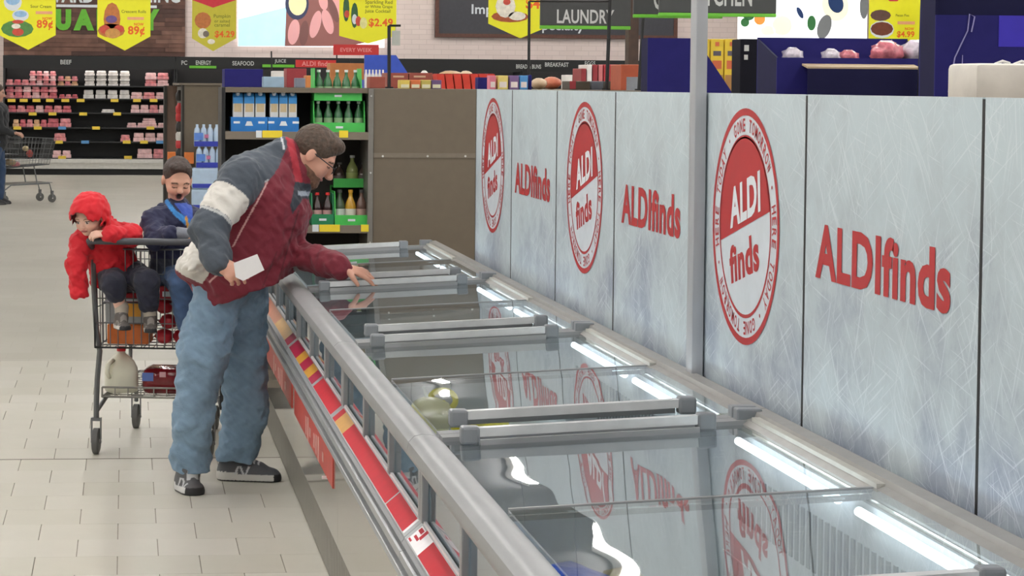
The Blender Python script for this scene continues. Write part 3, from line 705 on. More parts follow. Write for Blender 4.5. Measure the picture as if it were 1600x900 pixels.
banner(300, 369, 60, (333, 80), 26, BYD, '$4.29', (351, 54), 31, 'dull yellow banner with a red top left of the meat light box', [('roll', BRN[1], [(317, 32, 13, 13)]), ('cream', (220, 214, 200), [(317, 52, 8, 8), (330, 65, 6, 4)]), ('grey', (120, 110, 100), [(322, 53, 5, 5)])], [('Pumpkin', 347, 26, 26), ('or salted', 347, 33, 24), ('caramel', 347, 39, 24)], red=[(300, -30), (300, 0), (333, 12), (369, 0), (369, -30)])
banner(530, 619, 56, (575, 68), 20, BYEL, '$2.49', (595, 36), 38, 'yellow 2.49 banner with green bottles over the meat light box', [('bottle', GRNB[1], [(541, 14, 5, 20), (554, 24, 5.5, 20)]), ('white', WH[1], [(554, 30, 4, 8)]), ('tomato', TOM[1], [(542, 22, 4, 6), (560, 33, 4.5, 8)]), ('glass', (226, 222, 150), [(568, 36, 6, 9)])], [('Sparkling Red', 592, 4, 43), ('or White Grape', 592, 11, 43), ('Juice Cocktail', 590, 18, 40)])
banner(763, 868, 37, (813, 60), 20, BYEL, '$4.99', (846, 7), 50, 'yellow 4.99 banner with wrapped cheese behind the laundry sign', [('board', (170, 84, 46), [(797, 26, 30, 9)]), ('cream', (232, 226, 208), [(790, 10, 16, 18), (808, 25, 14, 7)]), ('tomato', TOM[1], [(792, 3, 6, 5)])])
banner(1357, 1437, 80, 95, 18, BYEL, '$4.99', (1415, 54), 29, 'yellow 4.99 banner with a round dark pie above the blue boxes', [('box', (96, 66, 60), [(1376, 24, 17, 9)]), ('white', WH[1], [(1378, 46, 20, 14)]), ('pie', (112, 52, 36), [(1378, 45, 18.5, 11)])], [('Pecan Pies', 1410, 24, 22)], now=(1421, 45), red=[(1385, -3), (1390, 2), (1402, 2), (1408, -3)])
banner(1449, 1500, 66, 80, 17.5, BYEL, None, None, 0, 'sliver of a yellow banner between black post and navy box', [('tomato', TOM[1], [(1456, 0, 7, 3)]), ('roll', BRN[1], [(1456, 27, 4, 8)])])

# ================================================================== BROWN SHELVING
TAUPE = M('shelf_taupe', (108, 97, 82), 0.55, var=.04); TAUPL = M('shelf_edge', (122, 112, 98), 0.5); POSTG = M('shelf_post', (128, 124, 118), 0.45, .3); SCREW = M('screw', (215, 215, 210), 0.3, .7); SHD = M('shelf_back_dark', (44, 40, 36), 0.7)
SY = 11.9
sx0, sx1 = at(352, 200, Y=SY).x, at(577, 200, Y=SY).x
bp_ = at(741, 139, Y=SY)
su = thing('shelving_unit', ((sx0 + sx1) / 2, SY + .25, 0), 'taupe metal shelving unit of drinks behind the man', 'shelving')
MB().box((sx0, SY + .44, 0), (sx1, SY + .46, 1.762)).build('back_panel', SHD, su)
MB().box((sx0 - .02, SY, 0), (sx0, SY + .46, 1.762)).build('side_panel', BLACK, su)
MB().box((sx1 - .006, SY - .012, 0), (sx1 + .022, SY + .46, 1.762)).build('post', POSTG, su)
for i, v in enumerate((206, 352)):
    zt = at(465, v, Y=SY).z; MB().box((sx0, SY - .01, zt - .042), (sx1 - .006, SY + .44, zt)).build('shelf', TAUPL, su)
MB().box((sx0, SY, .12), (sx1 - .006, SY + .44, .16)).build('shelf', TAUPL, su); MB().box((sx0, SY + .02, 0), (sx1, SY + .44, .12)).build('base', BLACK, su)
MB().box((sx0, SY, 1.735), (sx1, SY + .44, 1.762)).build('top_board', TAUPE, su)
for z in (1.72, 1.30, .92): MB().tube([(sx1 + .008, SY - .017, z), (sx1 + .008, SY - .011, z)], .005, 8).build('screw', SCREW, su)
PTY = M('price_card_yellow', (240, 214, 52), 0.5)
for u0, u1, v, m in ((400, 409, 209, WHITE), (410, 441, 209, PTY), (530, 544, 209, PTY), (488, 498, 356, WHITE), (499, 531, 356, PTY), (564, 576, 356, PTY)):
    a, b = rect(u0, v - 5, u1, v + 6, SY - .012); MB().box((a.x, SY - .014, a.z), (b.x, SY - .0105, b.z)).build('price_card', m, su)
bx0 = sx1 + .024
bpn = thing('end_panel_board', ((bx0 + 2.3) / 2, SY + .02, 0), 'plain brown end panel between the drinks shelf and the partition', 'panel')
zs_ = at(660, 243, Y=SY).z
MB().box((bx0, SY, zs_ + .013), (2.3, SY + .03, 1.760)).build('panel', TAUPE, bpn); MB().box((bx0, SY, 0), (2.3, SY + .03, zs_ - .013)).build('panel', TAUPE, bpn)
MB().box((bx0, SY - .004, zs_ - .013), (2.3, SY + .03, zs_ + .013)).build('joint_strip', TAUPL, bpn)
for u in (598, 668, 727): c = at(u, 244, Y=SY); MB().tube([(c.x, SY - .008, c.z), (c.x, SY - .003, c.z)], .006, 8).build('screw', SCREW, bpn)
# long gondolas behind, only their top boards show
for i, (xa, xb) in enumerate(((.86, 1.45), (1.5, 2.4), (2.45, 3.4), (3.45, 4.6))):
    g = thing('gondola_shelf', ((xa + xb) / 2, 15, 0), ['brown gondola shelving carrying cartons right behind the drinks shelf', 'brown gondola shelving carrying the red boxes', 'brown gondola shelving with crates behind the partition', 'brown gondola shelving behind the navy cartons'][i], 'shelving')
    MB().box((xa, 12.5, 1.735), (xb, 18.5, 1.758)).build('top_board', TAUPE, g); MB().box(((xa + xb) / 2 - .02, 12.5, 0), ((xa + xb) / 2 + .02, 18.5, 1.735)).build('spine', TAUPE, g)
    for z in (.15, .6, 1.05, 1.45): MB().box((xa, 12.5, z - .03), (xb, 18.5, z)).build('shelf', TAUPL, g)
# ================================================================== PRODUCTS
def pbox(name, u0, v0, u1, v1, Y, dep, mat, label, cat='box', group=None, z0=None, bands=(), bev=.004):
    """a carton whose front face fills that rectangle of the photo at distance Y"""
    a, b = rect(u0, v0, u1, v1, Y); zb = a.z if z0 is None else z0
    t = thing(name, ((a.x + b.x) / 2, Y + dep / 2, zb), label, cat, group)
    MB().box((a.x, Y, zb), (b.x, Y + dep, b.z), bev).build('carton', mat, t)
    for nm, m, fx0, fz0, fx1, fz1 in bands:
        w, h = b.x - a.x, b.z - zb
        MB().box((a.x + fx0 * w, Y - .002, zb + fz0 * h), (a.x + fx1 * w, Y - .0002, zb + fz1 * h)).build(nm, m, t)
    return t
C = lambda n, c, r=.5: M('pk_' + n, c, r, var=.08)
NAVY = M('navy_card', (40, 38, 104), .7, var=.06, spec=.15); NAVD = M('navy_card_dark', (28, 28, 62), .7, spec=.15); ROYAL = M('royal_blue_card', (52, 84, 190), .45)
TUB = bottle_c = None
# --- drinks shelf: cartons in two blue trays
zt1 = at(465, 206, Y=SY).z
CW, CB, CT, CS, CG = C('carton_white', (206, 208, 208)), C('carton_blue', (58, 140, 206)), C('carton_tan', (196, 176, 138)), C('carton_silver', (168, 172, 178)), C('carton_green', (110, 176, 80))
for ti, (u0, u1) in enumerate(((360.5, 418), (418.8, 467))):
    a, b = rect(u0, 182, u1, 205, SY + .03)
    t = thing('carton_tray', ((a.x + b.x) / 2, SY + .13, zt1), ['blue cardboard tray at the left end of the top drinks shelf', 'blue cardboard tray beside the green bottle trays'][ti], 'tray', 'blue trays on the drinks shelf')
    h = a.z; zt = at(400, 183, Y=SY + .03).z
    MB().box((a.x, SY + .03, zt1), (b.x, SY + .036, zt)).build('front', C('tray_blue', (32, 116, 190)), t); MB().box((a.x, SY + .036, zt1), (b.x, SY + .22, zt1 + .006)).build('bottom', C('tray_blue', 0), t)
    MB().box((a.x, SY + .036, zt1 + .006), (a.x + .004, SY + .22, zt)).build('side', C('tray_blue', 0), t); MB().box((b.x - .004, SY + .036, zt1 + .006), (b.x, SY + .22, zt)).build('side', C('tray_blue', 0), t)
    q = MB(); c = at((u0 + u1) / 2, 193, Y=SY + .03); q.prism([(c.x - .022, c.z - .012), (c.x + .022, c.z - .012), (c.x + .012, c.z + .012), (c.x - .012, c.z + .012)], 'y', SY + .0285, SY + .0299); q.box((c.x - .085, SY + .0285, c.z), (c.x - .05, SY + .0299, c.z + .012)); q.box((c.x + .05, SY + .0285, c.z), (c.x + .085, SY + .0299, c.z + .012)); q.build('tray_print', WHITE, t)
    for k in range(3):
        w = (b.x - a.x - .016) / 3; x0 = a.x + .008 + k * w + .003; x1 = x0 + w - .006; zb = zt1 + .007; ztop = at(400, 144, Y=SY + .04).z; H_ = ztop - zb; y0 = SY + .04
        m = thing('beverage_carton', ((x0 + x1) / 2, y0 + .05, zb), ['left', 'middle', 'right'][k] + ' beverage carton in the ' + ['left-hand blue tray', 'blue tray next to the green bottles'][ti], 'carton', 'beverage cartons on the drinks shelf')
        MB().box((x0, y0, zb), (x1, y0 + .09, zb + H_ * .86), .002).build('carton', CW, m)
        MB().prism([(y0, zb + H_ * .86), (y0 + .09, zb + H_ * .86), (y0 + .06, zb + H_ * .97), (y0 + .03, zb + H_ * .97)], 'x', x0, x1).build('gable', CB, m)
        MB().tube([((x0 + x1) / 2, y0 + .025, zb + H_ * .9), ((x0 + x1) / 2, y0 + .015, zb + H_ * 1.0)], .012, 10).build('cap', WHITE, m)
        for nm, mt, z0, z1, xa, xb in (('blue_band', CB, .70, .86, 0, 1), ('tan_print', CT, .48, .70, .12, .88), ('silver_band', CS, .2, .34, 0, .6), ('green_corner', CG, .12, .30, .6, 1)):
            MB().box((x0 + (x1 - x0) * xa, y0 - .0015, zb + H_ * z0), (x0 + (x1 - x0) * xb, y0 - .0002, zb + H_ * z1)).build(nm, mt, m)

def glassy(name, col, rough=.15):
    if name in MATS: return MATS[name]
    m = M(name, col, rough, spec=.6); return m
def make_bottle(name, r, h, col, capc, labc, loc, label, group, cat='bottle'):
    t = thing(name, loc, label, cat, group); x, y, z = loc
    MB().lathe([(r * .9, 0), (r, h * .04), (r, h * .5), (r * .85, h * .62), (r * .36, h * .80), (r * .34, h * .93)], loc, 12).build('glass', glassy('bottle_%d_%d_%d' % col, col), t, smooth=.7)
    MB().lathe([(r * .42, h * .92), (r * .42, h)], loc, 10).build('cap', C('cap_%d_%d_%d' % capc, capc), t)
    MB().lathe([(r * 1.02, h * .12), (r * 1.02, h * .44)], loc, 12).build('label', C('lab_%d_%d_%d' % labc, labc), t, smooth=.7)
    return t
GTR = C('tray_green', (72, 190, 84)); GTD = C('tray_green_dark', (30, 126, 80))
def green_tray(u0, u1, v0, v1, Y, dep, label, mat=GTR, lip=.3, z0=None):
    a, b = rect(u0, v0, u1, v1, Y); zb = a.z if z0 is None else z0
    t = thing('bottle_tray', ((a.x + b.x) / 2, Y + dep / 2, zb), label, 'tray', 'green cardboard bottle trays'); H_ = b.z - zb
    MB().box((a.x, Y, zb), (b.x, Y + .005, zb + H_ * lip)).build('front', mat, t); MB().box((a.x, Y + .005, zb), (b.x, Y + dep, zb + .005)).build('bottom', mat, t)
    for x in (a.x, b.x - .005): MB().prism([(Y + .005, zb), (Y + dep, zb), (Y + dep, b.z), (Y + .04, b.z), (Y + .005, zb + H_ * lip)], 'x', x, x + .005).build('side', mat, t)
    q = MB(); c = ((a.x + b.x) / 2, zb + H_ * lip / 2); q.box((c[0] - .02, Y - .0015, c[1] - .006), (c[0] + .02, Y - .0003, c[1] + .006)); q.build('tray_print', WHITE, t)
    return a.x, b.x, zb, b.z
xa, xb, zb, zt = green_tray(490, 571, 158, 205, SY + .02, .24, 'lower green tray of mineral water on the drinks shelf', z0=zt1)
TRZ = zt
for i in range(5): make_bottle('water_bottle', .024, (zt - zb) * .95, (46, 104, 62), (222, 226, 222), (150, 184, 140), (xa + .03 + i * (xb - xa - .06) / 4, SY + .09, zb + .006), ['first', 'second', 'third', 'fourth', 'fifth'][i] + ' green bottle from the left in the lower mineral water tray', 'green bottles in the lower tray')
xa, xb, zb, zt = green_tray(491, 566, 107, 155, SY + .02, .24, 'upper green tray of mineral water rising above the shelving', z0=TRZ + .001)
for i in range(5): make_bottle('water_bottle', .024, (zt - zb) * .92, (46, 104, 62), (222, 226, 222), (150, 184, 140), (xa + .03 + i * (xb - xa - .06) / 4, SY + .09, zb + .006), ['first', 'second', 'third', 'fourth', 'fifth'][i] + ' green bottle from the left in the upper mineral water tray', 'green bottles in the upper tray')
# --- lower bay: juice and tea bottles
zt2 = at(465, 352, Y=SY).z
xa, xb, zb, zt = green_tray(523, 576, 300, 351, SY + .02, .2, 'light green tray of tall bottles on the lower drinks shelf', z0=zt2)
for i, (c, l) in enumerate((((54, 76, 52), (196, 206, 196)), ((196, 150, 44), (226, 222, 206)), ((96, 70, 60), (170, 140, 128)))):
    make_bottle('juice_bottle', .031, .185, c, (60, 60, 58) if i != 1 else (206, 150, 40), l, (xa + .032 + i * .06, SY + .08, zb + .006), ['dark green juice bottle with white label on the lower shelf', 'amber juice bottle with white label on the lower shelf', 'brown juice bottle beside the shelf post'][i], 'tall bottles in the light green tray')
a_ = rect(487, 334, 522, 351, SY + .02)
xa, xb, zb, zt = green_tray(487, 522, 303, 351, SY + .02, .2, 'dark green tray of cola bottles on the lower drinks shelf', GTD, .35, z0=zt2)
for i in range(2): make_bottle('cola_bottle', .028, .17, (44, 22, 22), (214, 44, 44), (190, 150, 146), (xa + .033 + i * .058, SY + .07, zb + .006), ['left', 'right'][i] + ' dark cola bottle with red cap in the dark green tray', 'cola bottles in the dark green tray')
mid = MB(); zm = at(540, 279, Y=SY).z
ms = thing('riser_shelf', ((xa + .2), SY + .3, zt2), 'green fronted riser in the lower bay of the drinks shelf', 'riser'); 
ra, rb = rect(521, 279, 576, 293, SY + .22)
MB().box((ra.x, SY + .22, ra.z), (rb.x, SY + .226, rb.z)).build('front', GTR, ms); MB().box((ra.x, SY + .226, ra.z), (rb.x, SY + .43, ra.z + .006)).build('deck', GTR, ms)
for x in (ra.x, rb.x - .006): MB().box((x, SY + .40, zt2), (x + .006, SY + .43, ra.z)).build('support', GTR, ms)
make_bottle('juice_bottle', .034, .17, (150, 160, 96), (210, 214, 206), (176, 190, 110), (at(550, 270, Y=SY + .3).x, SY + .29, ra.z + .007), 'pale green juice bottle on the riser of the drinks shelf', 'bottles on the riser')
make_bottle('juice_bottle', .030, .13, (84, 72, 66), (96, 92, 88), (110, 98, 92), (at(567, 270, Y=SY + .3).x, SY + .29, ra.z + .007), 'short brown bottle on the riser next to the shelf post', 'bottles on the riser')
make_bottle('juice_bottle', .030, .13, (70, 56, 50), (90, 86, 84), (104, 92, 88), (at(530, 270, Y=SY + .3).x, SY + .29, ra.z + .007), 'short brown bottle on the riser nearest the face of the man', 'bottles on the riser')

# --- far gondola end with water packs
GY = 21.0
ga, gb = at(288, 133, Y=GY), at(350, 133, Y=GY)
ge = thing('gondola_end', ((ga.x + gb.x) / 2, GY + .2, 0), 'brown gondola end panel behind the stacked water packs', 'shelving')
MB().box((ga.x, GY, 0), (gb.x - .03, GY + .5, ga.z)).build('end_panel', TAUPE, ge); MB().box((gb.x - .03, GY - .02, 0), (gb.x, GY + .5, ga.z)).build('post', POSTG, ge); MB().box((ga.x - .02, GY - .01, 0), (ga.x, GY + .5, ga.z)).build('trim', SHD, ge)
MB().box((ga.x - .05, GY - .02, ga.z), (gb.x, GY + 3, ga.z + .02)).build('top_board', TAUPL, ge)
g2a, g2b = at(261, 134, Y=24), at(272, 134, Y=24)
g2 = thing('gondola_end', ((g2a.x + g2b.x) / 2, 24.2, 0), 'narrow dark brown gondola end left of the red hanging bottles', 'shelving')
MB().box((g2a.x, 24, 0), (g2b.x + .09, 24.5, g2a.z)).build('end_panel', M('panel_dark_brown', (92, 72, 60), .6), g2); MB().box((g2a.x - .03, 23.98, 0), (g2a.x, 24.5, g2a.z)).build('trim', SHD, g2)
cs = at(280, 140, Y=22.5)
clip = thing('clip_strip', (cs.x, 22.5, .6), 'hanging clip strip of red and black bottles beside the brown end panel', 'clip strip')
MB().box((cs.x - .02, 22.52, at(280, 270, Y=22.5).z), (cs.x + .02, 22.53, cs.z + .03)).build('strip', M('clear_strip', (170, 168, 166), .2), clip)
MB().box((cs.x - .06, 22.49, at(280, 270, Y=22.5).z - .1), (cs.x + .06, 22.56, at(280, 270, Y=22.5).z)).build('foot', BLACK, clip); MB().box((cs.x - .015, 22.5, 0), (cs.x + .015, 22.54, at(280, 270, Y=22.5).z)).build('stand', BLACK, clip)
for i, (v, m) in enumerate(((150, 'k'), (170, 'r'), (182, 'r'), (198, 'k'), (212, 'w'), (224, 'r'), (240, 'k'))):
    c = at(280, v, Y=22.46); mm = {'k': C('pk_dark', (44, 40, 40)), 'r': C('pk_red', (196, 56, 60)), 'w': C('pk_white', (214, 210, 206))}[m]
    MB().lathe([(.03, -.05), (.036, -.03), (.036, .02), (.018, .045), (.016, .06)], (c.x, 22.47, c.z), 10).build('bottle', mm, clip, smooth=.7)
WBL = M('water_plastic', (190, 212, 236), .15, spec=.6); WLB = C('water_label', (96, 140, 222)); WBB = C('water_base', (52, 66, 176)); WPK = C('water_pink', (200, 120, 160))
def water_pack(x0, z0, n, w, label, dx=0):
    t = thing('water_pack', (x0 + w / 2, GY - .15, z0), label, 'water pack', 'stacked water packs'); r = w / n / 2
    for j in range(2):
        for i in range(n):
            MB().lathe([(r * .9, 0), (r * .97, .02), (r * .97, .13), (r * .8, .165), (r * .4, .185), (r * .4, .21)], (x0 + r + i * 2 * r, GY - .24 + j * 2 * r, z0), 10).build('bottle', WBL, t, smooth=.7)
    MB().box((x0 + .002, GY - .242 - r * .98, z0 + .002), (x0 + w - .002, GY - .236 - r * .98, z0 + .05)).build('base_wrap', WBB, t)
    MB().box((x0 + .002, GY - .242 - r * .98, z0 + .06), (x0 + w * .35, GY - .236 - r * .98, z0 + .13)).build('blue_print', WLB, t); MB().box((x0 + w * .4, GY - .243 - r * .98, z0 + .08), (x0 + w * .55, GY - .236 - r * .98, z0 + .115)).build('pink_print', WPK, t)
wx0, wx1 = at(303, 230, Y=20.75).x, at(347, 230, Y=20.75).x
zz = [at(320, v, Y=20.75).z for v in (229, 262)]
hh = zz[0] - zz[1]
wst = thing('water_base_stack', ((wx0 + wx1) / 2, GY - .17, 0), 'lower stack of water packs half hidden behind the man', 'water pack')
for k in range(5):
    zb = zz[1] - (k + 1) * hh
    if zb > -hh + .02:
        zb = max(zb, 0.0)
        MB().box((wx0 - .02, GY - .30, zb), (wx1 - .02, GY - .08, zz[1] - k * hh - .002), .02).build('pack', WBL, wst); MB().box((wx0 - .015, GY - .303, zb + .01), (wx1 - .025, GY - .299, zb + .05)).build('base_wrap', WBB, wst)
water_pack(wx0 + .02, zz[1], 4, wx1 - wx0 - .02, 'water pack second from the top of the stack by the brown panel'); water_pack(wx0, zz[0], 4, wx1 - wx0 - .02, 'topmost water pack of the stack by the brown panel')
ORB = C('orange_box', (232, 130, 60))
pbox('snack_box', 262, 238, 275, 262, 23.0, .2, ORB, 'orange box above the head of the boy, left one', z0=None); pbox('snack_box', 288, 238, 303, 256, 20.9, .08, ORB, 'orange box between the boy and the water packs')

# --- cartons along the gondola tops
GT = 1.759
RB, RD, BRB = C('box_red', (208, 62, 44)), C('box_dark_red', (150, 50, 56)), C('box_rust', (150, 74, 60))
pbox('carton', 351, 108, 411, 134, 15, .4, NAVY, 'dark navy carton above the left end of the drinks shelf', z0=GT)
pbox('carton', 412, 120, 444, 135, 14.5, .2, C('box_ice_blue', (150, 176, 196)), 'pale blue carton beside the navy carton', z0=GT)
pbox('tub', 426, 111, 446, 136, 16.5, .2, C('tub_white', (232, 230, 224)), 'white tub behind the pale blue carton', z0=GT)
pbox('carton', 448, 107, 479, 134, 15.5, .3, RD, 'dark red carton left of the green bottle trays', z0=GT); pbox('carton', 462, 122, 477, 135, 14.2, .15, C('box_slate', (120, 126, 140)), 'small slate carton in front of the dark red one', z0=GT)
pbox('carton', 478, 118, 489, 136, 14.6, .2, C('box_orange', (206, 130, 70)), 'narrow orange carton touching the green bottle trays', z0=GT)
pbox('carton', 516, 99, 572, 132, 17, .3, C('box_amber', (188, 120, 64)), 'amber carton behind the green bottle trays', z0=GT)
a, b = rect(572, 86, 632, 114, 16); t = thing('display_header', ((a.x + b.x) / 2, 16.1, GT), 'bright blue slanted display header left of the black post', 'display')
MB().prism([(a.x, GT), (a.x, b.z), (b.x - .05, b.z), (b.x + .04, a.z), (b.x + .04, GT)], 'y', 16.1, 16.14).build('header', ROYAL, t); MB().box((a.x, 16.14, GT), (b.x, 16.4, GT + .06)).build('tray', ROYAL, t)
for i in range(6):
    c = at(572 + i * 5.3, 110, Y=15.4); t = MB().lathe([(.011, 0), (.011, .09), (.006, .11), (.006, .13)], (c.x, 15.4, GT), 8)
    tag(t.build('white_bottle', C('tub_white', 0), None, (c.x, 15.4, GT), smooth=.7), ['first', 'second', 'third', 'fourth', 'fifth', 'sixth'][i] + ' white bottle from the left below the blue display header', 'bottle', 'white bottles below the blue header')
pbox('carton', 578, 120, 602, 137, 14.4, .2, BRB, 'rust coloured carton right of the green bottle trays', z0=GT)
pbox('carton', 604, 114, 638, 137, 15, .3, BRB, 'rust carton at the foot of the black post', z0=GT, bands=[('print', C('box_tan', (206, 170, 140)), .3, .7, .8, .82)]); pbox('carton', 639, 114, 676, 137, 15, .3, BRB, 'rust carton right of the black post', z0=GT, bands=[('print', C('box_tan', 0), .2, .7, .7, .82)])
for i, (c, n) in enumerate((((214, 190, 90), 'mustard'), ((206, 110, 60), 'orange'), ((196, 180, 90), 'olive'), ((104, 78, 120), 'purple'))):
    pbox('food_box', 625 + i * 16.5, 125, 640.5 + i * 16.5, 138, 13.6, .12, C('fb_%d' % i, c), n + ' topped food box on the shelf in front of the rust cartons', group='food boxes in a row', z0=GT, bands=[('label', C('fb_lab', (226, 222, 190)), .1, .1, .9, .5)])
ORD = ['first', 'second', 'third', 'fourth', 'fifth', 'sixth', 'seventh']
for i in range(7):
    u = 683 + i * 13.2; a, b = rect(u, 116, u + 11.8, 138, 14.2); t = thing('red_box', ((a.x + b.x) / 2, 14.3, GT), ORD[i] + ' from the left of the orange-red boxes in a row', 'box', 'orange-red boxes in a row')
    MB().prism([(a.x + .01, GT), (a.x - .004, b.z), (b.x - .004, b.z), (b.x + .008, GT)], 'y', 14.2, 14.4).build('carton', RB, t); MB().box((a.x, 14.21, b.z), (b.x - .01, 14.39, b.z + .004)).build('lid', RD, t)
pbox('carton', 747, 121, 764, 138, 13.4, .12, NAVY, 'small navy carton at the end of the partition', z0=GT)
for i, (c, n, uu, ww) in enumerate((((216, 120, 140), 'pink', 765, 10), ((228, 208, 120), 'yellow', 778, 16), ((120, 92, 140), 'purple', 796, 15), ((80, 150, 210), 'blue', 812, 13))):
    pbox('food_box', uu, 118, uu + ww, 138.5, 13, .1, C('cb_%d' % i, c), n + ' food pouch standing above the first emblem panels', group='coloured pouches above the partition', z0=GT, bands=[('label', C('cb_lab', (232, 220, 214)), .15, .15, .85, .55)])
pbox('carton', 827, 117, 831, 138, 13.05, .1, NAVY, 'thin navy carton behind the black post', z0=GT)
def loaf(u, v, ru, rv, Y, col, label, grp): 
    c = at(u, v, Y=Y); k = Y / FPX; t = MB().ell((c.x, Y, GT + rv * k), (ru * k, .12, rv * k), 14, jit=.08)
    tag(t.build('bread_bag', C('bread_%d_%d_%d' % col, col, .35), None, (c.x, Y, GT), smooth=True), label, 'bread', grp)
loaf(704, 104, 26, 14, 16.5, (206, 170, 130), 'large tan bread bag behind the orange-red boxes', 'bread bags on the shelf tops'); loaf(728, 108, 14, 14, 17, (214, 190, 160), 'pale bread bag right of the large one', 'bread bags on the shelf tops'); loaf(663, 110, 8, 14, 17, (236, 234, 230), 'white round bag behind the rust cartons', 'bread bags on the shelf tops')
loaf(842, 126, 12, 9, 15, (196, 170, 140), 'tan bread bag right of the blue pouch', 'bread bags on the shelf tops'); loaf(862, 126, 15, 10, 15.4, (204, 120, 90), 'reddish bag of rolls on the shelf top', 'bread bags on the shelf tops')
for i, (u0, u1) in enumerate(((883, 894), (896, 908))): pbox('carton', u0, 117, u1, 139, 16, .15, C('tub_white', 0), ['left', 'right'][i] + ' white carton above the second emblem', z0=GT)
CRT = C('crate_dark', (70, 64, 52))
pbox('crate', 890, 127, 922, 140, 14, .25, CRT, 'dark crate on the shelf left of the leaning black post', 'crate', z0=GT, bands=[('end_label', RD, 0, .1, .3, 1)]); pbox('crate', 948, 127, 969, 140, 14, .25, CRT, 'dark crate on the shelf right of the leaning black post', 'crate', z0=GT); pbox('carton', 924, 127, 946, 140, 14.1, .15, C('box_slate2', (96, 100, 108)), 'slate carton between the two dark crates', z0=GT)
for i, (u0, u1, m) in enumerate(((908, 916, RD), (917, 925, C('tub_white', 0)), (926, 934, RD), (935, 942, C('box_pinkred', (206, 120, 120))), (943, 970, C('box_crimson', (170, 44, 54))))):
    pbox('carton', u0, 101 if i else 107, u1, 140, 15, .3, m, ['narrow dark red', 'narrow white', 'second dark red', 'pink striped', 'wide crimson'][i] + ' carton in the row above the text panel', z0=GT, group='red and white cartons in a row')
pbox('carton', 970, 101, 999, 141, 13.5, .3, C('box_burnt', (176, 84, 54)), 'burnt orange carton left of the navy display cartons', z0=GT, bands=[('grey_print', C('box_grey', (140, 144, 150)), .3, 0, 1, .52)])

# --- sign posts and aisle signs
def post(u0, v0, u1, v1, Y, label, r=.012, bar=None):
    a, b = at(u0, v0, Y=Y), at(u1, v1, Y=Y); t = thing('sign_post', (b.x, Y, GT), label, 'post', 'black sign posts on the shelf tops')
    MB().tube([(b.x, Y, GT), (a.x, Y, a.z)], r, 8).build('pole', BLACK, t, smooth=.7); MB().lathe([(r * 2.5, 0), (r * 2.5, .01)], (b.x, Y, GT), 10).build('foot', BLACK, t)
    if bar: c = at(bar[0], bar[1], Y=Y); MB().tube([(a.x, Y, a.z), (c.x, Y, c.z)], r * .7, 6).build('cross_bar', BLACK, t)
    return t
post(608, 40, 608, 137, 14.8, 'short black sign post above the brown end panel', bar=(626, 40)); pp = post(827, 2, 826, 138, 13.9, 'black post at the left end of the laundry sign', .009, bar=(955, 2)); post(954, -20, 948, 139, 13.9, 'black post crossing the end of the laundry sign'); post(1008, -20, 998, 140, 13.2, 'leaning black post left of the navy display cartons', .010)
post(424, 80, 425, 135, 16.9, 'small black post behind the navy carton', .006)
a, b = rect(612, 48, 625, 71, 14.8); t = MB().box((a.x, 14.79, a.z), (b.x, 14.80, b.z)); t.tube([(b.x - .03, 14.8, b.z), (b.x - .03, 14.8, at(620, 40, Y=14.8).z)], .003, 5); tag(t.build('small_grey_card', C('card_grey', (172, 176, 168)), None, (a.x, 14.8, a.z)), 'small grey card hanging from the short black post', 'card')
def aisle_sign(u0, v0, u1, v1, Y, txt, tc, tw, th, label):
    a, b = rect(u0, v0, u1, v1, Y); t = thing('aisle_sign', ((a.x + b.x) / 2, Y, a.z), label, 'sign', 'charcoal aisle signs with green edge')
    g = (b.z - a.z) * .0 + 5.5 * Y / FPX
    MB().box((a.x, Y, a.z + g), (b.x, Y + .025, b.z), .004).build('board', SGREY, t); MB().box((a.x, Y - .002, a.z), (b.x, Y + .027, a.z + g), .003).build('green_edge', GRN, t)
    q = MB(); put_text(q, txt, at(*tc, Y=Y), *FACE_CAM, h=th * Y / FPX, w=tw * Y / FPX, bold=.02); q.build('lettering', LET, t)
    for x in (a.x + .05, b.x - .05): MB().tube([(x, Y + .012, b.z), (x, Y + .012, 4.45)], .003, 5).build('hanging_wire', BLACK, t)
aisle_sign(844, -12, 986, 45, 16, 'LAUNDRY', (915, 26), 92, 22, 'charcoal aisle sign reading laundry')
aisle_sign(1030, -40, 1214, 25, 12, 'KITCHEN', (1128, -8), 98, 36, 'charcoal aisle sign reading kitchen behind the steel column'); aisle_sign(990, -40, 1130, 27.5, 12.6, 'CLEANING', (1072, -4), 105, 40, 'charcoal aisle sign mostly hidden behind the kitchen sign')
a, b = rect(982, -60, 1000, 100, 19); tag(MB().box((a.x, 19, 0), (b.x, 19.15, 4.45), .01).build('wood_post', M('post_dark_wood', (66, 48, 38), .6, var=.2), None, ((a.x + b.x) / 2, 19.07, 0)), 'dark brown post behind the laundry sign', 'post')
def red_sign(u0, v0, u1, v1, Y, txt, label):
    a, b = rect(u0, v0, u1, v1, Y); t = thing('red_sign', ((a.x + b.x) / 2, Y, a.z), label, 'sign')
    MB().box((a.x, Y, a.z), (b.x, Y + .02, b.z)).build('board', C('sign_red', (204, 52, 50)), t); q = MB(); put_text(q, txt, at((u0 + u1) / 2, (v0 + v1) / 2, Y=Y), *FACE_CAM, w=(b.x - a.x) * .7, bold=.02); q.build('lettering', C('sign_red_text', (232, 150, 146)), t)
    for x in (a.x + .03, b.x - .03): MB().tube([(x, Y + .03, GT), (x, Y + .03, b.z)], .006, 6).build('leg', BLACK, t)
red_sign(521, 70, 592, 86, 17.6, 'EVERY WEEK', 'small red sign below the yellow bottle banner'); red_sign(462, 94, 525, 105, 18.2, 'ALDI finds', 'low red sign behind the dark red carton')

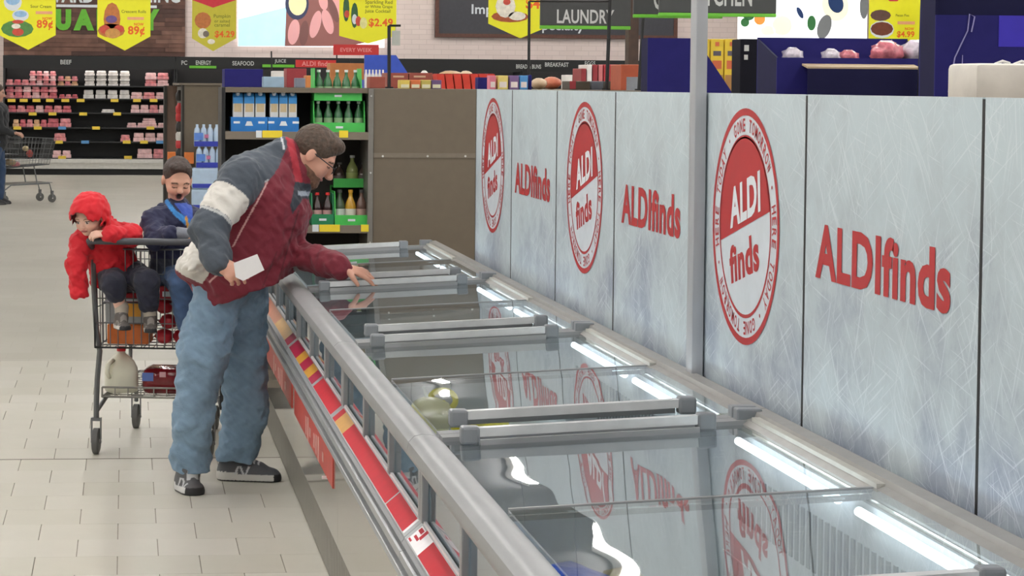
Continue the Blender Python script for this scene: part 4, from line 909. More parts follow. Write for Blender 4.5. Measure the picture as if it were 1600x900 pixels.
# --- navy display cartons on the rack behind the partition
rk = thing('stock_rack', (2.45, 7, 0), 'rack behind the ice-patterned partition carrying navy cartons', 'rack')
RT = 1.735
MB().box((1.75, 4.6, RT - .04), (3.2, 9.6, RT)).build('top_deck', TAUPE, rk)
for y in (4.7, 7.1, 9.5): MB().box((1.78, y - .02, 0), (1.82, y + .02, RT - .04)).build('upright', TAUPL, rk); MB().box((3.12, y - .02, 0), (3.16, y + .02, RT - .04)).build('upright', TAUPL, rk)
def zt_(v, Y, u=1100): return at(u, v, Y=Y).z
Y = 8.6; xs = [at(u, 100, Y=Y).x for u in (1012, 1087, 1144, 1156)]
t = thing('display_carton', ((xs[0] + xs[3]) / 2, Y + .2, RT), 'navy display carton with a slanted cut-out behind the steel column', 'carton', 'navy display cartons on the rack')
MB().prism([(xs[0], RT), (xs[0], zt_(60, Y)), (xs[1], zt_(60, Y)), (xs[2] + .02, RT)], 'y', Y, Y + .006).build('front', NAVY, t); MB().box((xs[0], Y + .006, RT), (xs[0] + .005, Y + .11, zt_(60, Y))).build('side', NAVD, t); MB().box((xs[0] + .005, Y + .006, RT), (xs[3], Y + .11, RT + .005)).build('bottom', NAVY, t)
YB = C('box_yellow', (236, 204, 62)); YBR = C('box_cookie', (190, 140, 80)); YBD = C('box_swirl', (96, 90, 100)); YBT = C('box_red_text', (216, 110, 70))
for i, (u0, u1) in enumerate(((1088, 1109), (1109.5, 1131), (1131.5, 1155))):
    a, b = rect(u0, 61, u1, 145, Y + .03); pb = thing('cereal_box', ((a.x + b.x) / 2, Y + .08, RT + .006), ['left', 'middle', 'right'][i] + ' yellow box in the slanted navy carton', 'box', 'yellow boxes in the navy carton')
    MB().box((a.x, Y + .03, RT + .006), (b.x, Y + .1, b.z), .002).build('carton', YB, pb); h = b.z - RT; w = b.x - a.x
    for nm, m, x0, x1, z0, z1 in (('logo', YBT, .35, .65, .88, .95), ('swirl', YBD, .2, .8, .72, .80), ('title', YBT, .15, .85, .50, .64), ('picture', YBR, .05, .95, .08, .40)): MB().box((a.x + w * x0, Y + .0285, RT + h * z0), (a.x + w * x1, Y + .0299, RT + h * z1)).build(nm, m, pb)
Y = 8.0; pbox('display_carton', 1156, 61, 1186, 147, Y, .12, M('black_card', (20, 20, 30), .7, spec=.15), 'nearly black carton beside the yellow boxes', 'carton', 'navy display cartons on the rack', z0=RT, bands=[('mark', LET, .2, .80, .45, .90), ('mark', LET, .2, .66, .4, .74)]); pbox('display_carton', 1187, 61, 1216, 147, Y, .12, NAVD, 'dark navy carton with white marks right of the black one', 'carton', 'navy display cartons on the rack', z0=RT, bands=[('mark', LET, .1, .82, .4, .92), ('mark', LET, .1, .66, .35, .76), ('mark', LET, .2, .2, .5, .3)])
Y = 6.9; x0, x1 = at(1214, 100, Y=Y).x, at(1455, 100, Y=Y).x; zf, zk = zt_(91, Y, 1350), zt_(60, Y, 1350)
t = thing('display_carton', ((x0 + x1) / 2, Y + .2, RT), 'wide open navy carton holding plastic bags', 'carton', 'navy display cartons on the rack')
MB().box((x0, Y, RT), (x1, Y + .006, zf)).build('front', NAVY, t); MB().box((x0, Y + .22, RT), (x1, Y + .226, zk + .005)).build('back', NAVY, t); MB().prism([(Y + .006, RT), (Y + .22, RT), (Y + .22, zk), (Y + .006, zf)], 'x', x0, x0 + .006).build('side', NAVD, t); MB().prism([(Y + .006, RT), (Y + .22, RT), (Y + .22, zk), (Y + .006, zf)], 'x', x1 - .006, x1).build('side', NAVD, t); MB().box((x0 + .006, Y + .006, RT), (x1 - .006, Y + .22, RT + .005)).build('bottom', NAVD, t)
fa, fb2 = at(1262, 105, Y=Y - .06), at(1438, 108, Y=Y - .06)
MB().prism([(Y - .06, fa.z - .004), (Y, zf - .025), (Y, zf - .019), (Y - .06, fa.z + .002)], 'x', fa.x, fb2.x).build('flap', C('cardboard', (186, 164, 132)), t); MB().box((fa.x, Y - .062, RT), (fb2.x, Y - .058, fa.z - .004)).build('flap_face', NAVD, t)
PLB = M('plastic_bag', (206, 196, 206), .15, var=.3, scale=30, bump=.5); PLR = M('plastic_bag_red', (206, 120, 130), .2, var=.4, scale=30, bump=.5)
for i, (u, v, ru, rv, m, lb_) in enumerate(((1238, 84, 14, 8, PLB, 'small clear bag at the left end of the wide navy carton'), (1298, 85, 11, 7, PLB, 'white bag near the middle of the wide navy carton'), (1325, 86, 14, 6, PLR, 'flat red bag in the wide navy carton'), (1385, 79, 24, 14, PLR, 'large red and clear bag in the wide navy carton'), (1432, 79, 26, 15, PLB, 'large clear bag beside the black post'))):
    c = at(u, v, Y=Y + .11); k = (Y + .11) / FPX; tag(MB().ell((c.x, Y + .11, c.z - .01), (ru * k, .075, rv * k + .015), 14, jit=.22).build('plastic_bag', m, None, (c.x, Y + .11, c.z - rv * k), smooth=True), lb_, 'bag', 'plastic bags in the navy carton')
for i in range(3): pbox('yellow_pack', 1288 + i * 22, 60, 1308 + i * 22, 92, 7.35, .1, YB, ['left', 'middle', 'right'][i] + ' yellow pack just behind the wide navy carton', 'pack', 'yellow packs behind the wide carton', z0=RT, bands=[('mark', YBT, .4, .82, .6, .92)])
t = post(1444, -20, 1438, 146, 6.8, 'black post standing in front of the wide navy carton', .011); t.location.z = ORG[t.name].z - .022
Y = 6.1; x0, x1 = at(1461, 100, Y=Y).x, at(1461, 100, Y=Y).x + .46; zt = at(1550, -45, Y=Y).z; zc = at(1550, 24, Y=Y).z
t = thing('display_carton', ((x0 + x1) / 2, Y + .2, RT), 'tall navy carton at the right edge of the photo', 'carton', 'navy display cartons on the rack')
MB().box((x0, Y, RT), (x1, Y + .006, zc)).build('front', NAVY, t); MB().box((x0, Y + .12, RT), (x1, Y + .126, zt)).build('back', NAVY, t)
for x in (x0, x1 - .006): MB().prism([(Y + .006, RT), (Y + .12, RT), (Y + .12, zt), (Y + .006, zt)], 'x', x, x + .006).build('side', NAVD, t)
MB().box((x0 + .006, Y + .02, RT), (x1 - .006, Y + .11, zc + .05)).build('inner_pack', NAVD, t); MB().box((at(1560, 60, Y=Y).x, Y - .0015, zc - .09), (x1, Y - .0003, zc)).build('blue_print', M('royal_print', (54, 40, 180), .45), t)
q = MB(); pts = [at(u, v, Y=Y - .003) for u, v in ((1482, 144), (1492, 90), (1512, 48), (1515, 22), (1523, 26), (1518, 50))]; q.tube(pts, .0022, 5); q.tube([at(1502, 145, Y=Y - .003), at(1504, 86, Y=Y - .003)], .0016, 5); q.build('plastic_tie', M('clear_tie', (150, 146, 196), .2), t)
Y = 5.35; x0 = at(1525, 120, Y=Y).x; zt = at(1560, 99, Y=Y).z
t = thing('paper_towel_pack', (x0 + .15, Y + .1, RT), 'white wrapped paper pack at the right edge above the partition', 'pack'); MB().box((x0, Y, RT), (x0 + .30, Y + .2, zt), .014).build('wrapped_rolls', M('paper_white', (214, 208, 198), .5, var=.1, scale=9, bump=.3), t, smooth=.6)
q = MB(); [q.tube([(x0 + .06 + i * .05, Y + .03, zt - .002), (x0 + .08 + i * .05, Y + .03, zt + .006), (x0 + .10 + i * .05, Y + .03, zt)], .004, 5) for i in range(4)]; q.build('wrap_fold', M('wrap_clear', (226, 224, 222), .2), t)
# ================================================================== PEOPLE: implicit surfaces meshed with surface nets
V3 = lambda p: np.array([p[0], p[1], p[2]], dtype=np.float32)
def J(u, v, Y): return V3(at(u, v, Y=Y))
def f_cap(a, b, ra, rb=None, sq=None):
    a = V3(a); b = V3(b); ba = b - a; L2 = float(ba @ ba) + 1e-9; rb = ra if rb is None else rb
    if sq is not None: n = V3(sq[0]) / np.linalg.norm(sq[0]); s = sq[1]
    def f(P):
        q = P - a; t = np.clip(q @ ba / L2, 0, 1); q = q - t[:, None] * ba
        if sq is not None: q = q + (q @ n)[:, None] * n * (1 / s - 1)
        return (np.linalg.norm(q, axis=1) - (ra + (rb - ra) * t)) * (min(1, s) if sq is not None else 1)
    return f
def f_ell(c, r, R=None):
    c = V3(c); r = V3(r)
    def f(P):
        q = P - c
        if R is not None: q = q @ R.T
        k0 = np.linalg.norm(q / r, axis=1); k1 = np.linalg.norm(q / (r * r), axis=1) + 1e-9
        return k0 * (k0 - 1) / k1
    return f
def f_half(p0, n):
    p0 = V3(p0); n = V3(n) / np.linalg.norm(n)
    return lambda P: (P - p0) @ n
def wob(P, s, ph=0.0):
    x, y, z = P[:, 0] * s, P[:, 1] * s, P[:, 2] * s
    return (np.sin(x * 1.7 + 1.9 * np.sin(z * 1.3 + ph) + ph) * np.sin(z * 1.1 + 1.5 * np.sin(y * 1.7 + x * .6) + 2 * ph) + .6 * np.sin(y * 2.9 + 1.3 * np.sin(x * 2.1 + z) + ph) * np.sin(z * 2.6 + x * 1.9))
def field(prims):
    def F(P):
        d = np.full(len(P), 9.0, np.float32)
        for op, k, f in prims:
            if op == 'n': d = d + k * f(P); continue
            e = f(P)
            if op == 'u':
                if k > 0:
                    h = np.clip(.5 + .5 * (d - e) / k, 0, 1); d = d * (1 - h) + e * h - k * h * (1 - h)
                else: d = np.minimum(d, e)
            elif op == 's':
                e = -e
                if k > 0:
                    h = np.clip(.5 - .5 * (d - e) / k, 0, 1); d = d * (1 - h) + e * h + k * h * (1 - h)
                else: d = np.maximum(d, e)
            elif op == 'i': d = np.maximum(d, e)
        return d
    return F
def nets(F, lo, hi, h, B=12):
    lo = np.array(lo, np.float32); hi = np.array(hi, np.float32)
    nb = np.ceil((hi - lo) / (h * B)).astype(int); n = nb * B + 1
    D = np.full(n, .5, np.float32)
    bi = np.stack(np.meshgrid(*[np.arange(k) for k in nb], indexing='ij'), -1).reshape(-1, 3)
    dc = F((lo + (bi + .5) * B * h).astype(np.float32)); thr = h * B * .87 * 1.5 + .012
    g = np.stack(np.meshgrid(*[np.arange(B + 1)] * 3, indexing='ij'), -1).reshape(-1, 3)
    for b, d in zip(bi, dc):
        sl = tuple(slice(k * B, k * B + B + 1) for k in b)
        if d < -thr: D[sl] = np.minimum(D[sl], -.2) if False else -.2
    near = bi[np.abs(dc) < thr]
    for s in range(0, len(near), 24):
        ch = near[s:s + 24]
        P = (lo + (ch[:, None, :] * B + g[None]).reshape(-1, 3) * h).astype(np.float32); d = F(P).reshape(len(ch), B + 1, B + 1, B + 1)
        for b, dd in zip(ch, d): D[tuple(slice(k * B, k * B + B + 1) for k in b)] = dd
    S = D < 0
    c = np.zeros(tuple(n - 1), np.int8)
    for i in (0, 1):
        for j in (0, 1):
            for k in (0, 1): c += S[i:n[0] - 1 + i, j:n[1] - 1 + j, k:n[2] - 1 + k]
    act = np.argwhere((c > 0) & (c < 8)); idx = np.full(tuple(n - 1), -1, np.int32); idx[act[:, 0], act[:, 1], act[:, 2]] = np.arange(len(act))
    acc = np.zeros((len(act), 3), np.float32); cnt = np.zeros(len(act), np.float32)
    for ax in range(3):
        o = [0, 0, 0]; o[ax] = 1; others = [q for q in range(3) if q != ax]
        for i in (0, 1):
            for j in (0, 1):
                p0 = np.zeros(3, int); p0[others[0]] = i; p0[others[1]] = j; p1 = p0 + np.array(o)
                A = act + p0; Bq = act + p1; da = D[A[:, 0], A[:, 1], A[:, 2]]; db = D[Bq[:, 0], Bq[:, 1], Bq[:, 2]]
                m = (da < 0) != (db < 0); t = np.where(m, da / (da - db + 1e-12), 0)
                acc += m[:, None] * (A + t[:, None] * np.array(o)); cnt += m
    V = lo + acc / np.maximum(cnt, 1)[:, None] * h
    Q = []
    for ax in range(3):
        o = [q for q in range(3) if q != ax]; a, b = o
        sl0 = [slice(1, -1)] * 3; sl1 = [slice(1, -1)] * 3; sl0[ax] = slice(0, n[ax] - 1); sl1[ax] = slice(1, n[ax])
        s0, s1 = S[tuple(sl0)], S[tuple(sl1)]; e = np.argwhere(s0 != s1)
        if not len(e): continue
        st = s0[e[:, 0], e[:, 1], e[:, 2]]; base = e.copy(); base[:, a] += 1; base[:, b] += 1
        def cell(da, db):
            q = base.copy(); q[:, a] -= da; q[:, b] -= db; return idx[q[:, 0], q[:, 1], q[:, 2]]
        quad = np.stack([cell(1, 1), cell(0, 1), cell(0, 0), cell(1, 0)], 1)
        flip = st if ax != 1 else ~st
        quad[~flip] = quad[~flip][:, ::-1]; Q.append(quad)
    Q = np.concatenate(Q); Q = Q[(Q >= 0).all(1)]
    return V, Q
def sdf_obj(name, prims, pts, pad, h, colf, mat, parent=None, org=None, label=None, relax=1):
    pts = np.array(pts); V, Q = nets(field(prims), pts.min(0) - pad, pts.max(0) + pad, h)
    for _ in range(relax):
        s = np.zeros_like(V); c = np.zeros(len(V), np.float32)
        for i in range(4):
            a, b = Q[:, i], Q[:, (i + 1) % 4]; np.add.at(s, a, V[b]); np.add.at(c, a, 1); np.add.at(s, b, V[a]); np.add.at(c, b, 1)
        V = V * .5 + .5 * s / np.maximum(c, 1)[:, None]
    o0 = np.array(ORG[parent.name]) if parent is not None else np.array(org)
    me = bpy.data.meshes.new(name); me.from_pydata((V - o0).tolist(), [], Q.tolist()); me.materials.append(mat)
    if colf is not None:
        col = np.ones((len(V), 4), np.float32); col[:, :3] = colf(V)
        at_ = me.color_attributes.new('col', 'FLOAT_COLOR', 'POINT'); at_.data.foreach_set('color', col.ravel())
    me.shade_smooth(); o = bpy.data.objects.new(name, me); link(o, parent, Vector(o0))
    if label: o['label'] = label
    return o
def L3(c): return np.array(lin(c), np.float32)
def inpoly(x, z, poly):
    r = np.zeros(len(x), bool); n = len(poly)
    for i in range(n):
        x0, z0 = poly[i]; x1, z1 = poly[(i + 1) % n]
        m = ((z0 > z) != (z1 > z)) & (x < (x1 - x0) * (z - z0) / (z1 - z0 + 1e-12) + x0); r ^= m
    return r
def seg_d(x, z, a, b):
    ax, az = a; bx, bz = b; t = np.clip(((x - ax) * (bx - ax) + (z - az) * (bz - az)) / ((bx - ax) ** 2 + (bz - az) ** 2), 0, 1)
    return np.hypot(x - ax - t * (bx - ax), z - az - t * (bz - az))
def frame(fwd, up):
    f = np.array(fwd, float); f /= np.linalg.norm(f); u = np.array(up, float); u -= f * (u @ f); u /= np.linalg.norm(u); r = np.cross(f, u)
    return np.stack([r, f, u])            # rows: right, forward, up
class Head:
    def __init__(s, c, fwd, up, sc=1.0, child=False, mouth=0.0, skin=(205, 160, 138), eyes='open', brow=(70, 54, 44), lip=(176, 108, 100)):
        s.c = np.array(c, np.float32); s.R = frame(fwd, up).astype(np.float32); s.s = sc; s.child = child; s.mouth = mouth
        s.skin = L3(skin); s.eyes = eyes; s.brow = L3(brow); s.lip = L3(lip)
    def loc(s, P): return ((P - s.c) @ s.R.T) / s.s
    def w(s, p): return s.c + (np.array(p, np.float32) * s.s) @ s.R
    def prims(s):
        ch = s.child
        L = [('u', 0, f_ell((0, -.012, .035), (.074, .095, .085)))]
        if ch:
            L += [('u', .03, f_ell((0, .028, -.022), (.064, .064, .074))), ('u', .02, f_ell((0, .060, -.078), (.030, .026, .022))), ('u', .02, f_ell((.036, .060, -.038), (.028, .028, .026))), ('u', .02, f_ell((-.036, .060, -.038), (.028, .028, .026))),
                  ('u', .012, f_cap((0, .090, -.012), (0, .102, -.032), .008, .0115)), ('u', .006, f_ell((0, .098, -.036), (.016, .010, .008)))]
            ez, mz = -.010, -.060
        else:
            L += [('u', .03, f_ell((0, .025, -.025), (.062, .070, .090))), ('u', .02, f_ell((0, .058, -.098), (.036, .032, .026))), ('u', .02, f_ell((.036, .062, -.036), (.028, .026, .028))), ('u', .02, f_ell((-.036, .062, -.036), (.028, .026, .028))),
                  ('u', .010, f_cap((0, .092, .002), (0, .116, -.034), .010, .014)), ('u', .006, f_ell((0, .106, -.040), (.019, .013, .010)))]
            ez, mz = 0.0, -.066
        L += [('u', .018, f_cap((-.04, .080, ez + .022), (.04, .080, ez + .022), .011))]
        for q in (-1, 1): L += [('s', .010, f_ell((q * .032, .102, ez), (.017, .016, .011))), ('u', .004, f_ell((q * .032, .079, ez), (.0135, .0125, .0120)))]
        if s.mouth: L += [('s', .004, f_ell((0, .092, mz - .006), (.016, .022, .015)))]
        else: L += [('u', .006, f_ell((0, .090, mz), (.023, .010, .0075)))]
        for q in (-1, 1): L += [('u', .008, f_ell((q * .077, -.010, -.008), (.011, .021, .031)))]
        F = field(L)
        return [('u', .012, lambda P: F(s.loc(P)) * s.s)]
    def col(s, P, C):
        q = s.loc(P); m = (np.abs(q[:, 2]) < .16) & (np.linalg.norm(q, axis=1) < .19); ez, mz = (-.010, -.060) if s.child else (0, -.066)
        front = m & (q[:, 1] > .062)
        b = front & (np.abs(np.abs(q[:, 0]) - .033) < .019) & (np.abs(q[:, 2] - ez - .024 + 2.2 * (np.abs(q[:, 0]) - .033) ** 2 * 8) < .0042); C[b] = s.brow
        de = np.hypot((np.abs(q[:, 0]) - .032) / 1.35, q[:, 2] - ez)
        if s.eyes == 'open':
            C[front & (de < .0088)] = L3((205, 196, 190)); C[front & (np.hypot(np.abs(q[:, 0]) - .032, q[:, 2] - ez) < .0066)] = L3((44, 32, 28))
            lid = front & (np.abs(np.abs(q[:, 0]) - .032) < .0145) & (np.abs(q[:, 2] - ez - .0085) < .0028); C[lid] = L3((70, 50, 44))
        else:
            lid = front & (np.abs(np.abs(q[:, 0]) - .032) < .0150) & (np.abs(q[:, 2] - ez + .004) < .0030); C[lid] = L3((72, 50, 44))
        dl = np.hypot(q[:, 0] / 2.6, q[:, 2] - mz)
        if s.mouth:
            d2 = np.hypot(q[:, 0], q[:, 2] - mz + .006); C[front & (d2 < .0225)] = s.lip; C[m & (q[:, 1] > .05) & (d2 < .0165)] = L3((40, 18, 18))
        else:
            C[front & (dl < .0088)] = s.lip; C[front & (np.abs(q[:, 2] - mz) < .0016) & (np.abs(q[:, 0]) < .02)] = s.lip * .55
        ck = np.exp(-((np.abs(q[:, 0]) - .04) ** 2 + (q[:, 2] + .04) ** 2) / .0006) * front; C[:] = C * (1 - .25 * ck[:, None]) + .25 * ck[:, None] * L3((214, 132, 120)) 
        return C
def hand(wrist, d, nrm, side, sc=1.0, curl=.5, spread=.12, thumb_out=.7, bend=None):
    """palm + four fingers of unequal length + thumb; d along the hand, nrm out of the back of the hand, side towards the thumb"""
    w = np.array(wrist, float); d = np.array(d, float); d /= np.linalg.norm(d); n = np.array(nrm, float); n -= d * (n @ d); n /= np.linalg.norm(n); t = np.cross(n, d); t = t if t @ np.array(side) > 0 else -t
    L = [('u', .012, f_cap(w, w + d * .075 * sc, .030 * sc, .036 * sc, (n, .45)))]; pts = [w]
    base = w + d * .085 * sc
    for i, (off, ln) in enumerate(((.030, .074), (.010, .082), (-.011, .076), (-.031, .060))):
        p = base + t * off * sc - d * abs(off - .005) * .25 * sc; a = spread * (off / .03); cur = 0.0; dirv = d * math.cos(a) + t * math.sin(a)
        c_ = curl[i] if isinstance(curl, (list, tuple)) else curl
        for j, fr in enumerate((.45, .31, .24)):
            cur += c_ * (.55, 1.0, .8)[j]; dv = dirv * math.cos(cur) - n * math.sin(cur); q = p + dv * ln * fr * sc
            L.append(('u', .004 if j else .006, f_cap(p, q, (.0098, .0090, .0082)[j] * sc, (.0090, .0082, .0072)[j] * sc))); p = q; pts.append(q)
    p = w + d * .022 * sc + t * .026 * sc; dv = d * math.cos(thumb_out) + t * math.sin(thumb_out) - n * .25; dv /= np.linalg.norm(dv); q = p + dv * .046 * sc; L.append(('u', .010, f_cap(p, q, .0135 * sc, .011 * sc)))
    dv2 = dv * .85 + d * .35 - n * .35; dv2 /= np.linalg.norm(dv2); L.append(('u', .005, f_cap(q, q + dv2 * .036 * sc, .0108 * sc, .0088 * sc))); pts.append(q + dv2 * .036 * sc)
    return L, pts
SKIN_M = vcol_mat('skin', .5, .05, 200); CLOTH = vcol_mat('jacket_cloth', .75, .25, 90, .1); DENIM = vcol_mat('denim', .85, .35, 160, .1); HAIRM = M('hair_brown', (78, 62, 50), .6, var=.35, scale=60, bump=.6); SHOEM = vcol_mat('shoe', .6, .2, 150)
def flat(c): return lambda V: np.tile(L3(c), (len(V), 1))

def shoe(name, heel, toe, parent, h, upper, sole, acc=None, wide=.046, sc=1.0):
    """sneaker resting on the ground from heel to toe"""
    a = np.array(heel, float); b = np.array(toe, float); d = (b - a); L = np.linalg.norm(d); d /= L; up = np.array((0, 0, 1.0)); s = np.cross(d, up); z0 = a[2]
    P_ = [('u', 0, f_cap(a + d * .045 * sc + up * .014 * sc, b - d * .05 * sc + up * .012 * sc, .043 * sc, .047 * sc, (up, .9))), ('u', .03 * sc, f_cap(a + d * .05 * sc + up * .055 * sc, a + d * .075 * sc + up * .085 * sc, .042 * sc, .044 * sc)), ('u', .03 * sc, f_cap(a + d * .08 * sc + up * .075 * sc, b - d * .10 * sc + up * .045 * sc, .036 * sc, .034 * sc)), ('i', 0, f_half(a, (0, 0, -1)))]
    def cf(V):
        C = np.tile(L3(upper), (len(V), 1)); zz = V[:, 2] - z0; q = (V - a) @ d; C[zz < .030 * sc + .010 * sc * (q < L * .35)] = L3(sole); C[(zz < .007 * sc)] = L3((52, 50, 50)); C[(q > L - .03 * sc) & (zz < .03 * sc)] = L3((40, 40, 42))
        if acc is not None:
            y = (V - a) @ s
            for k in range(5):
                lc = (np.abs(q - (.105 + k * .018) * sc) < .004 * sc) & (np.abs(y) < .026 * sc) & (zz > .055 * sc); C[lc] = L3(acc)
            for k, sl in ((0, 1.2), (1, -1.2), (2, 1.2)):
                C[(np.abs(q - (.09 + k * .022) * sc - sl * (zz - .045 * sc) * .35) < .0045 * sc) & (zz > .03 * sc) & (zz < .062 * sc) & (np.abs(y) > .026 * sc)] = L3(acc)
        return C
    return sdf_obj(name, P_, [a, b, a + up * .12 * sc], .06 * sc, h, cf, SHOEM, parent)

# ------------------------------------------------------------------ the man bending over the freezer
Ym = 9.63
pel, chest, neck = J(356, 440, Ym), J(415, 322, Ym), J(452, 262, Ym)
rsh, rel, rwr = J(378, 278, 9.42), J(326, 356, 9.30), J(340, 412, 9.16)
lsh, lel, lwr = J(430, 290, 9.83), J(452, 394, 9.66), J(532, 417, 9.31)
rhip, rkn, ran = J(340, 450, 9.53), J(311, 592, 9.48), J(297, 728, 9.53)
lhip, lkn, lan = J(382, 455, 9.72), J(388, 592, 9.76), J(370, 722, 9.78)
mh = Head(J(490, 243, Ym), (.80, -.10, -.60), (.60, 0, .80), 1.0, skin=(204, 152, 130), eyes='closed', brow=(80, 60, 48))
man_org = (float(pel[0]), Ym, 0.0)
B_ = [('u', 0, f_cap(pel, chest, .13, .14)), ('u', .04, f_cap(rsh, lsh, .07)), ('u', .03, f_cap(chest, neck, .10, .07)), ('u', .03, f_cap(neck, mh.w((0, -.03, -.05)), .062, .056))]
for a, b, c, r in ((rsh, rel, rwr, 1), (lsh, lel, lwr, 1)): B_ += [('u', .02, f_cap(a, b, .055, .042)), ('u', .01, f_cap(b, c, .042, .029))]
for a, b, c in ((rhip + np.array((.015, .06, 0), np.float32), rkn, ran), (lhip - np.array((.02, .02, 0), np.float32), lkn, lan)): B_ += [('u', .03, f_cap(a, b, .070, .052)), ('u', .01, f_cap(b, c, .055, .04))]
B_ += mh.prims()
h1, p1 = hand(rwr, J(362, 425, 9.10) - rwr + np.array((.02, 0, -.01)), (-.2, -.7, .6), (.3, .2, .9), 1.0, (.55, .7, .85, .95), .05, .25)
h2, p2 = hand(lwr + np.array((.012, 0, 0)), (1.0, -.12, -.30), (.15, -.35, .9), (.2, -1, -.2), 1.0, (.25, .30, .35, .4), .16, .75)
B_ += h1 + h2
skin_c = lambda H: (lambda V: H.col(V, np.tile(H.skin, (len(V), 1))))
man = sdf_obj('person', B_, [pel, chest, neck, rsh, rel, rwr, lsh, lel, lwr, rkn, ran, lkn, lan, mh.w((0, 0, .12)), mh.w((0, .12, 0))] + p1 + p2, .10, .0042, skin_c(mh), SKIN_M, None, man_org)
tag(man, 'bearded man in maroon and grey jacket bending over the freezer, holding a white paper', 'person')
# jacket
JK = [('u', 0, f_cap(J(372, 440, Ym), J(408, 325, Ym), .205, .200, ((0, 1, 0), 1.20))), ('u', .06, f_cap(J(385, 285, 9.50), J(405, 288, 9.77), .125, .12)), ('u', .06, f_ell(J(418, 275, Ym), (.12, .17, .13))),
      ('u', .05, f_cap(J(330, 392, 9.62), J(300, 416, 9.62), .090, .066, ((0, 1, 0), 2.9))), ('u', .05, f_cap(J(408, 462, Ym), J(452, 330, Ym), .085, .09, ((0, 1, 0), 1.6))), ('u', .04, f_cap(J(448, 245, Ym), J(463, 283, Ym), .083, .075, ((0, 1, 0), 1.05))),
      ('u', .03, f_cap(J(306, 414, Ym), J(416, 458, Ym), .052, .060, ((0, 1, 0), 4.0))),
      ('i', 0, f_half(J(360, 461, Ym), (.36, 0, -.933)))]
ARM_R = [f_cap(rsh, rel, .092, .082), f_cap(rel, rwr, .080, .058)]
ARM_L = [f_cap(lsh, lel, .092, .078), f_cap(lel, lwr, .070, .056)]
JK += [('u', .03, ARM_R[0]), ('u', .02, ARM_R[1]), ('u', .04, ARM_L[0]), ('u', .02, ARM_L[1])]
JK += [('s', .01, f_ell(mh.c + np.array((.02, 0, -.02)), (.088, .085, .105))), ('n', .0065, lambda P: wob(P, 17.0)), ('n', .003, lambda P: wob(P, 41.0, 1.3))]
def xz(u, v, Y=9.45):
    p = at(u, v, Y=Y); return (p.x, p.z)
CH, MA, WHc, GYc, RDc = (66, 74, 84), (116, 26, 44), (212, 208, 200), (150, 148, 146), (172, 44, 58)
yoke = [xz(*p) for p in ((470, 195), (395, 195), (330, 225), (285, 275), (285, 330), (352, 318), (372, 298), (418, 283), (436, 262), (447, 240))]
cream = [xz(*p) for p in ((303, 338), (262, 420), (316, 445), (330, 420), (316, 390))]
def jcol(V):
    x, z = V[:, 0], V[:, 2]; C = np.tile(L3(MA), (len(V), 1)); tors = field(JK[:7])(V); ra = np.minimum(ARM_R[0](V), ARM_R[1](V)); la = np.minimum(ARM_L[0](V), ARM_L[1](V))
    body = (tors <= ra) | (ra > .03)
    C[inpoly(x, z, yoke) & (la > -.01)] = L3(CH)
    cr = inpoly(x, z, cream); C[cr & body] = L3(WHc)
    for a, b in (((303, 338), (270, 424)), ((303, 338), (318, 400))): C[(seg_d(x, z, xz(*a), xz(*b)) < .0085) & body] = L3(RDc)
    C[(seg_d(x, z, xz(417, 283), xz(363, 384)) < .0038) & body] = L3((206, 160, 156)); C[(seg_d(x, z, xz(372, 297), xz(418, 281)) < .004)] = L3((170, 170, 172))
    C[(seg_d(x, z, xz(327, 440), xz(352, 412)) < .004) & body] = L3((206, 160, 156))
    # near sleeve: white band, charcoal below
    arm = (ra < tors + .01) & (ra < .03); t = (V - rsh) @ (rel - rsh) / ((rel - rsh) @ (rel - rsh))
    C[arm] = L3(CH); C[arm & (t > .34) & (t < .80)] = L3(WHc); C[arm & (np.abs(t - .83) < .025)] = L3((176, 176, 176))
    gp = inpoly(x, z, [xz(*p) for p in ((352, 322), (377, 315), (366, 330), (352, 352))]); C[gp & ~arm] = L3(GYc)
    far = (la < tors) & (la < .03); C[far] = L3(MA); s2 = (V - lel) @ (lwr - lel) / ((lwr - lel) @ (lwr - lel)); C[far & (s2 < .34) & (z < lel[2] + .02 - (s2 - .0) * .12)] = L3(GYc)
    col = f_cap(J(448, 205, Ym), J(462, 280, Ym), .05)(V); ring_ = seg_d(x, z, xz(450, 208, Ym), xz(466, 288, Ym)); C[(ring_ < .016)] = L3(RDc); C[(seg_d(x, z, xz(438, 208, Ym), xz(442, 232, Ym)) < .004)] = L3((190, 192, 196))
    dark = inpoly(x, z, [xz(*p, Ym) for p in ((458, 282), (500, 290), (498, 312), (470, 308), (452, 330), (448, 318))]); C[dark] = L3((44, 52, 62)); C[inpoly(x, z, [xz(*p, Ym) for p in ((462, 296), (492, 300), (490, 307), (462, 303))])] = L3((150, 160, 172))
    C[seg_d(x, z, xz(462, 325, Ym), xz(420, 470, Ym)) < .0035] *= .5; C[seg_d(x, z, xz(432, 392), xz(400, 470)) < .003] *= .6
    return C
sdf_obj('jacket', JK, [J(262, 420, 9.3), J(300, 480, 9.95), J(450, 195, 9.2), J(545, 440, 10.0), rwr, lwr], .13, .0052, jcol, CLOTH, man, label='maroon and charcoal winter jacket with white sleeve band', relax=1)
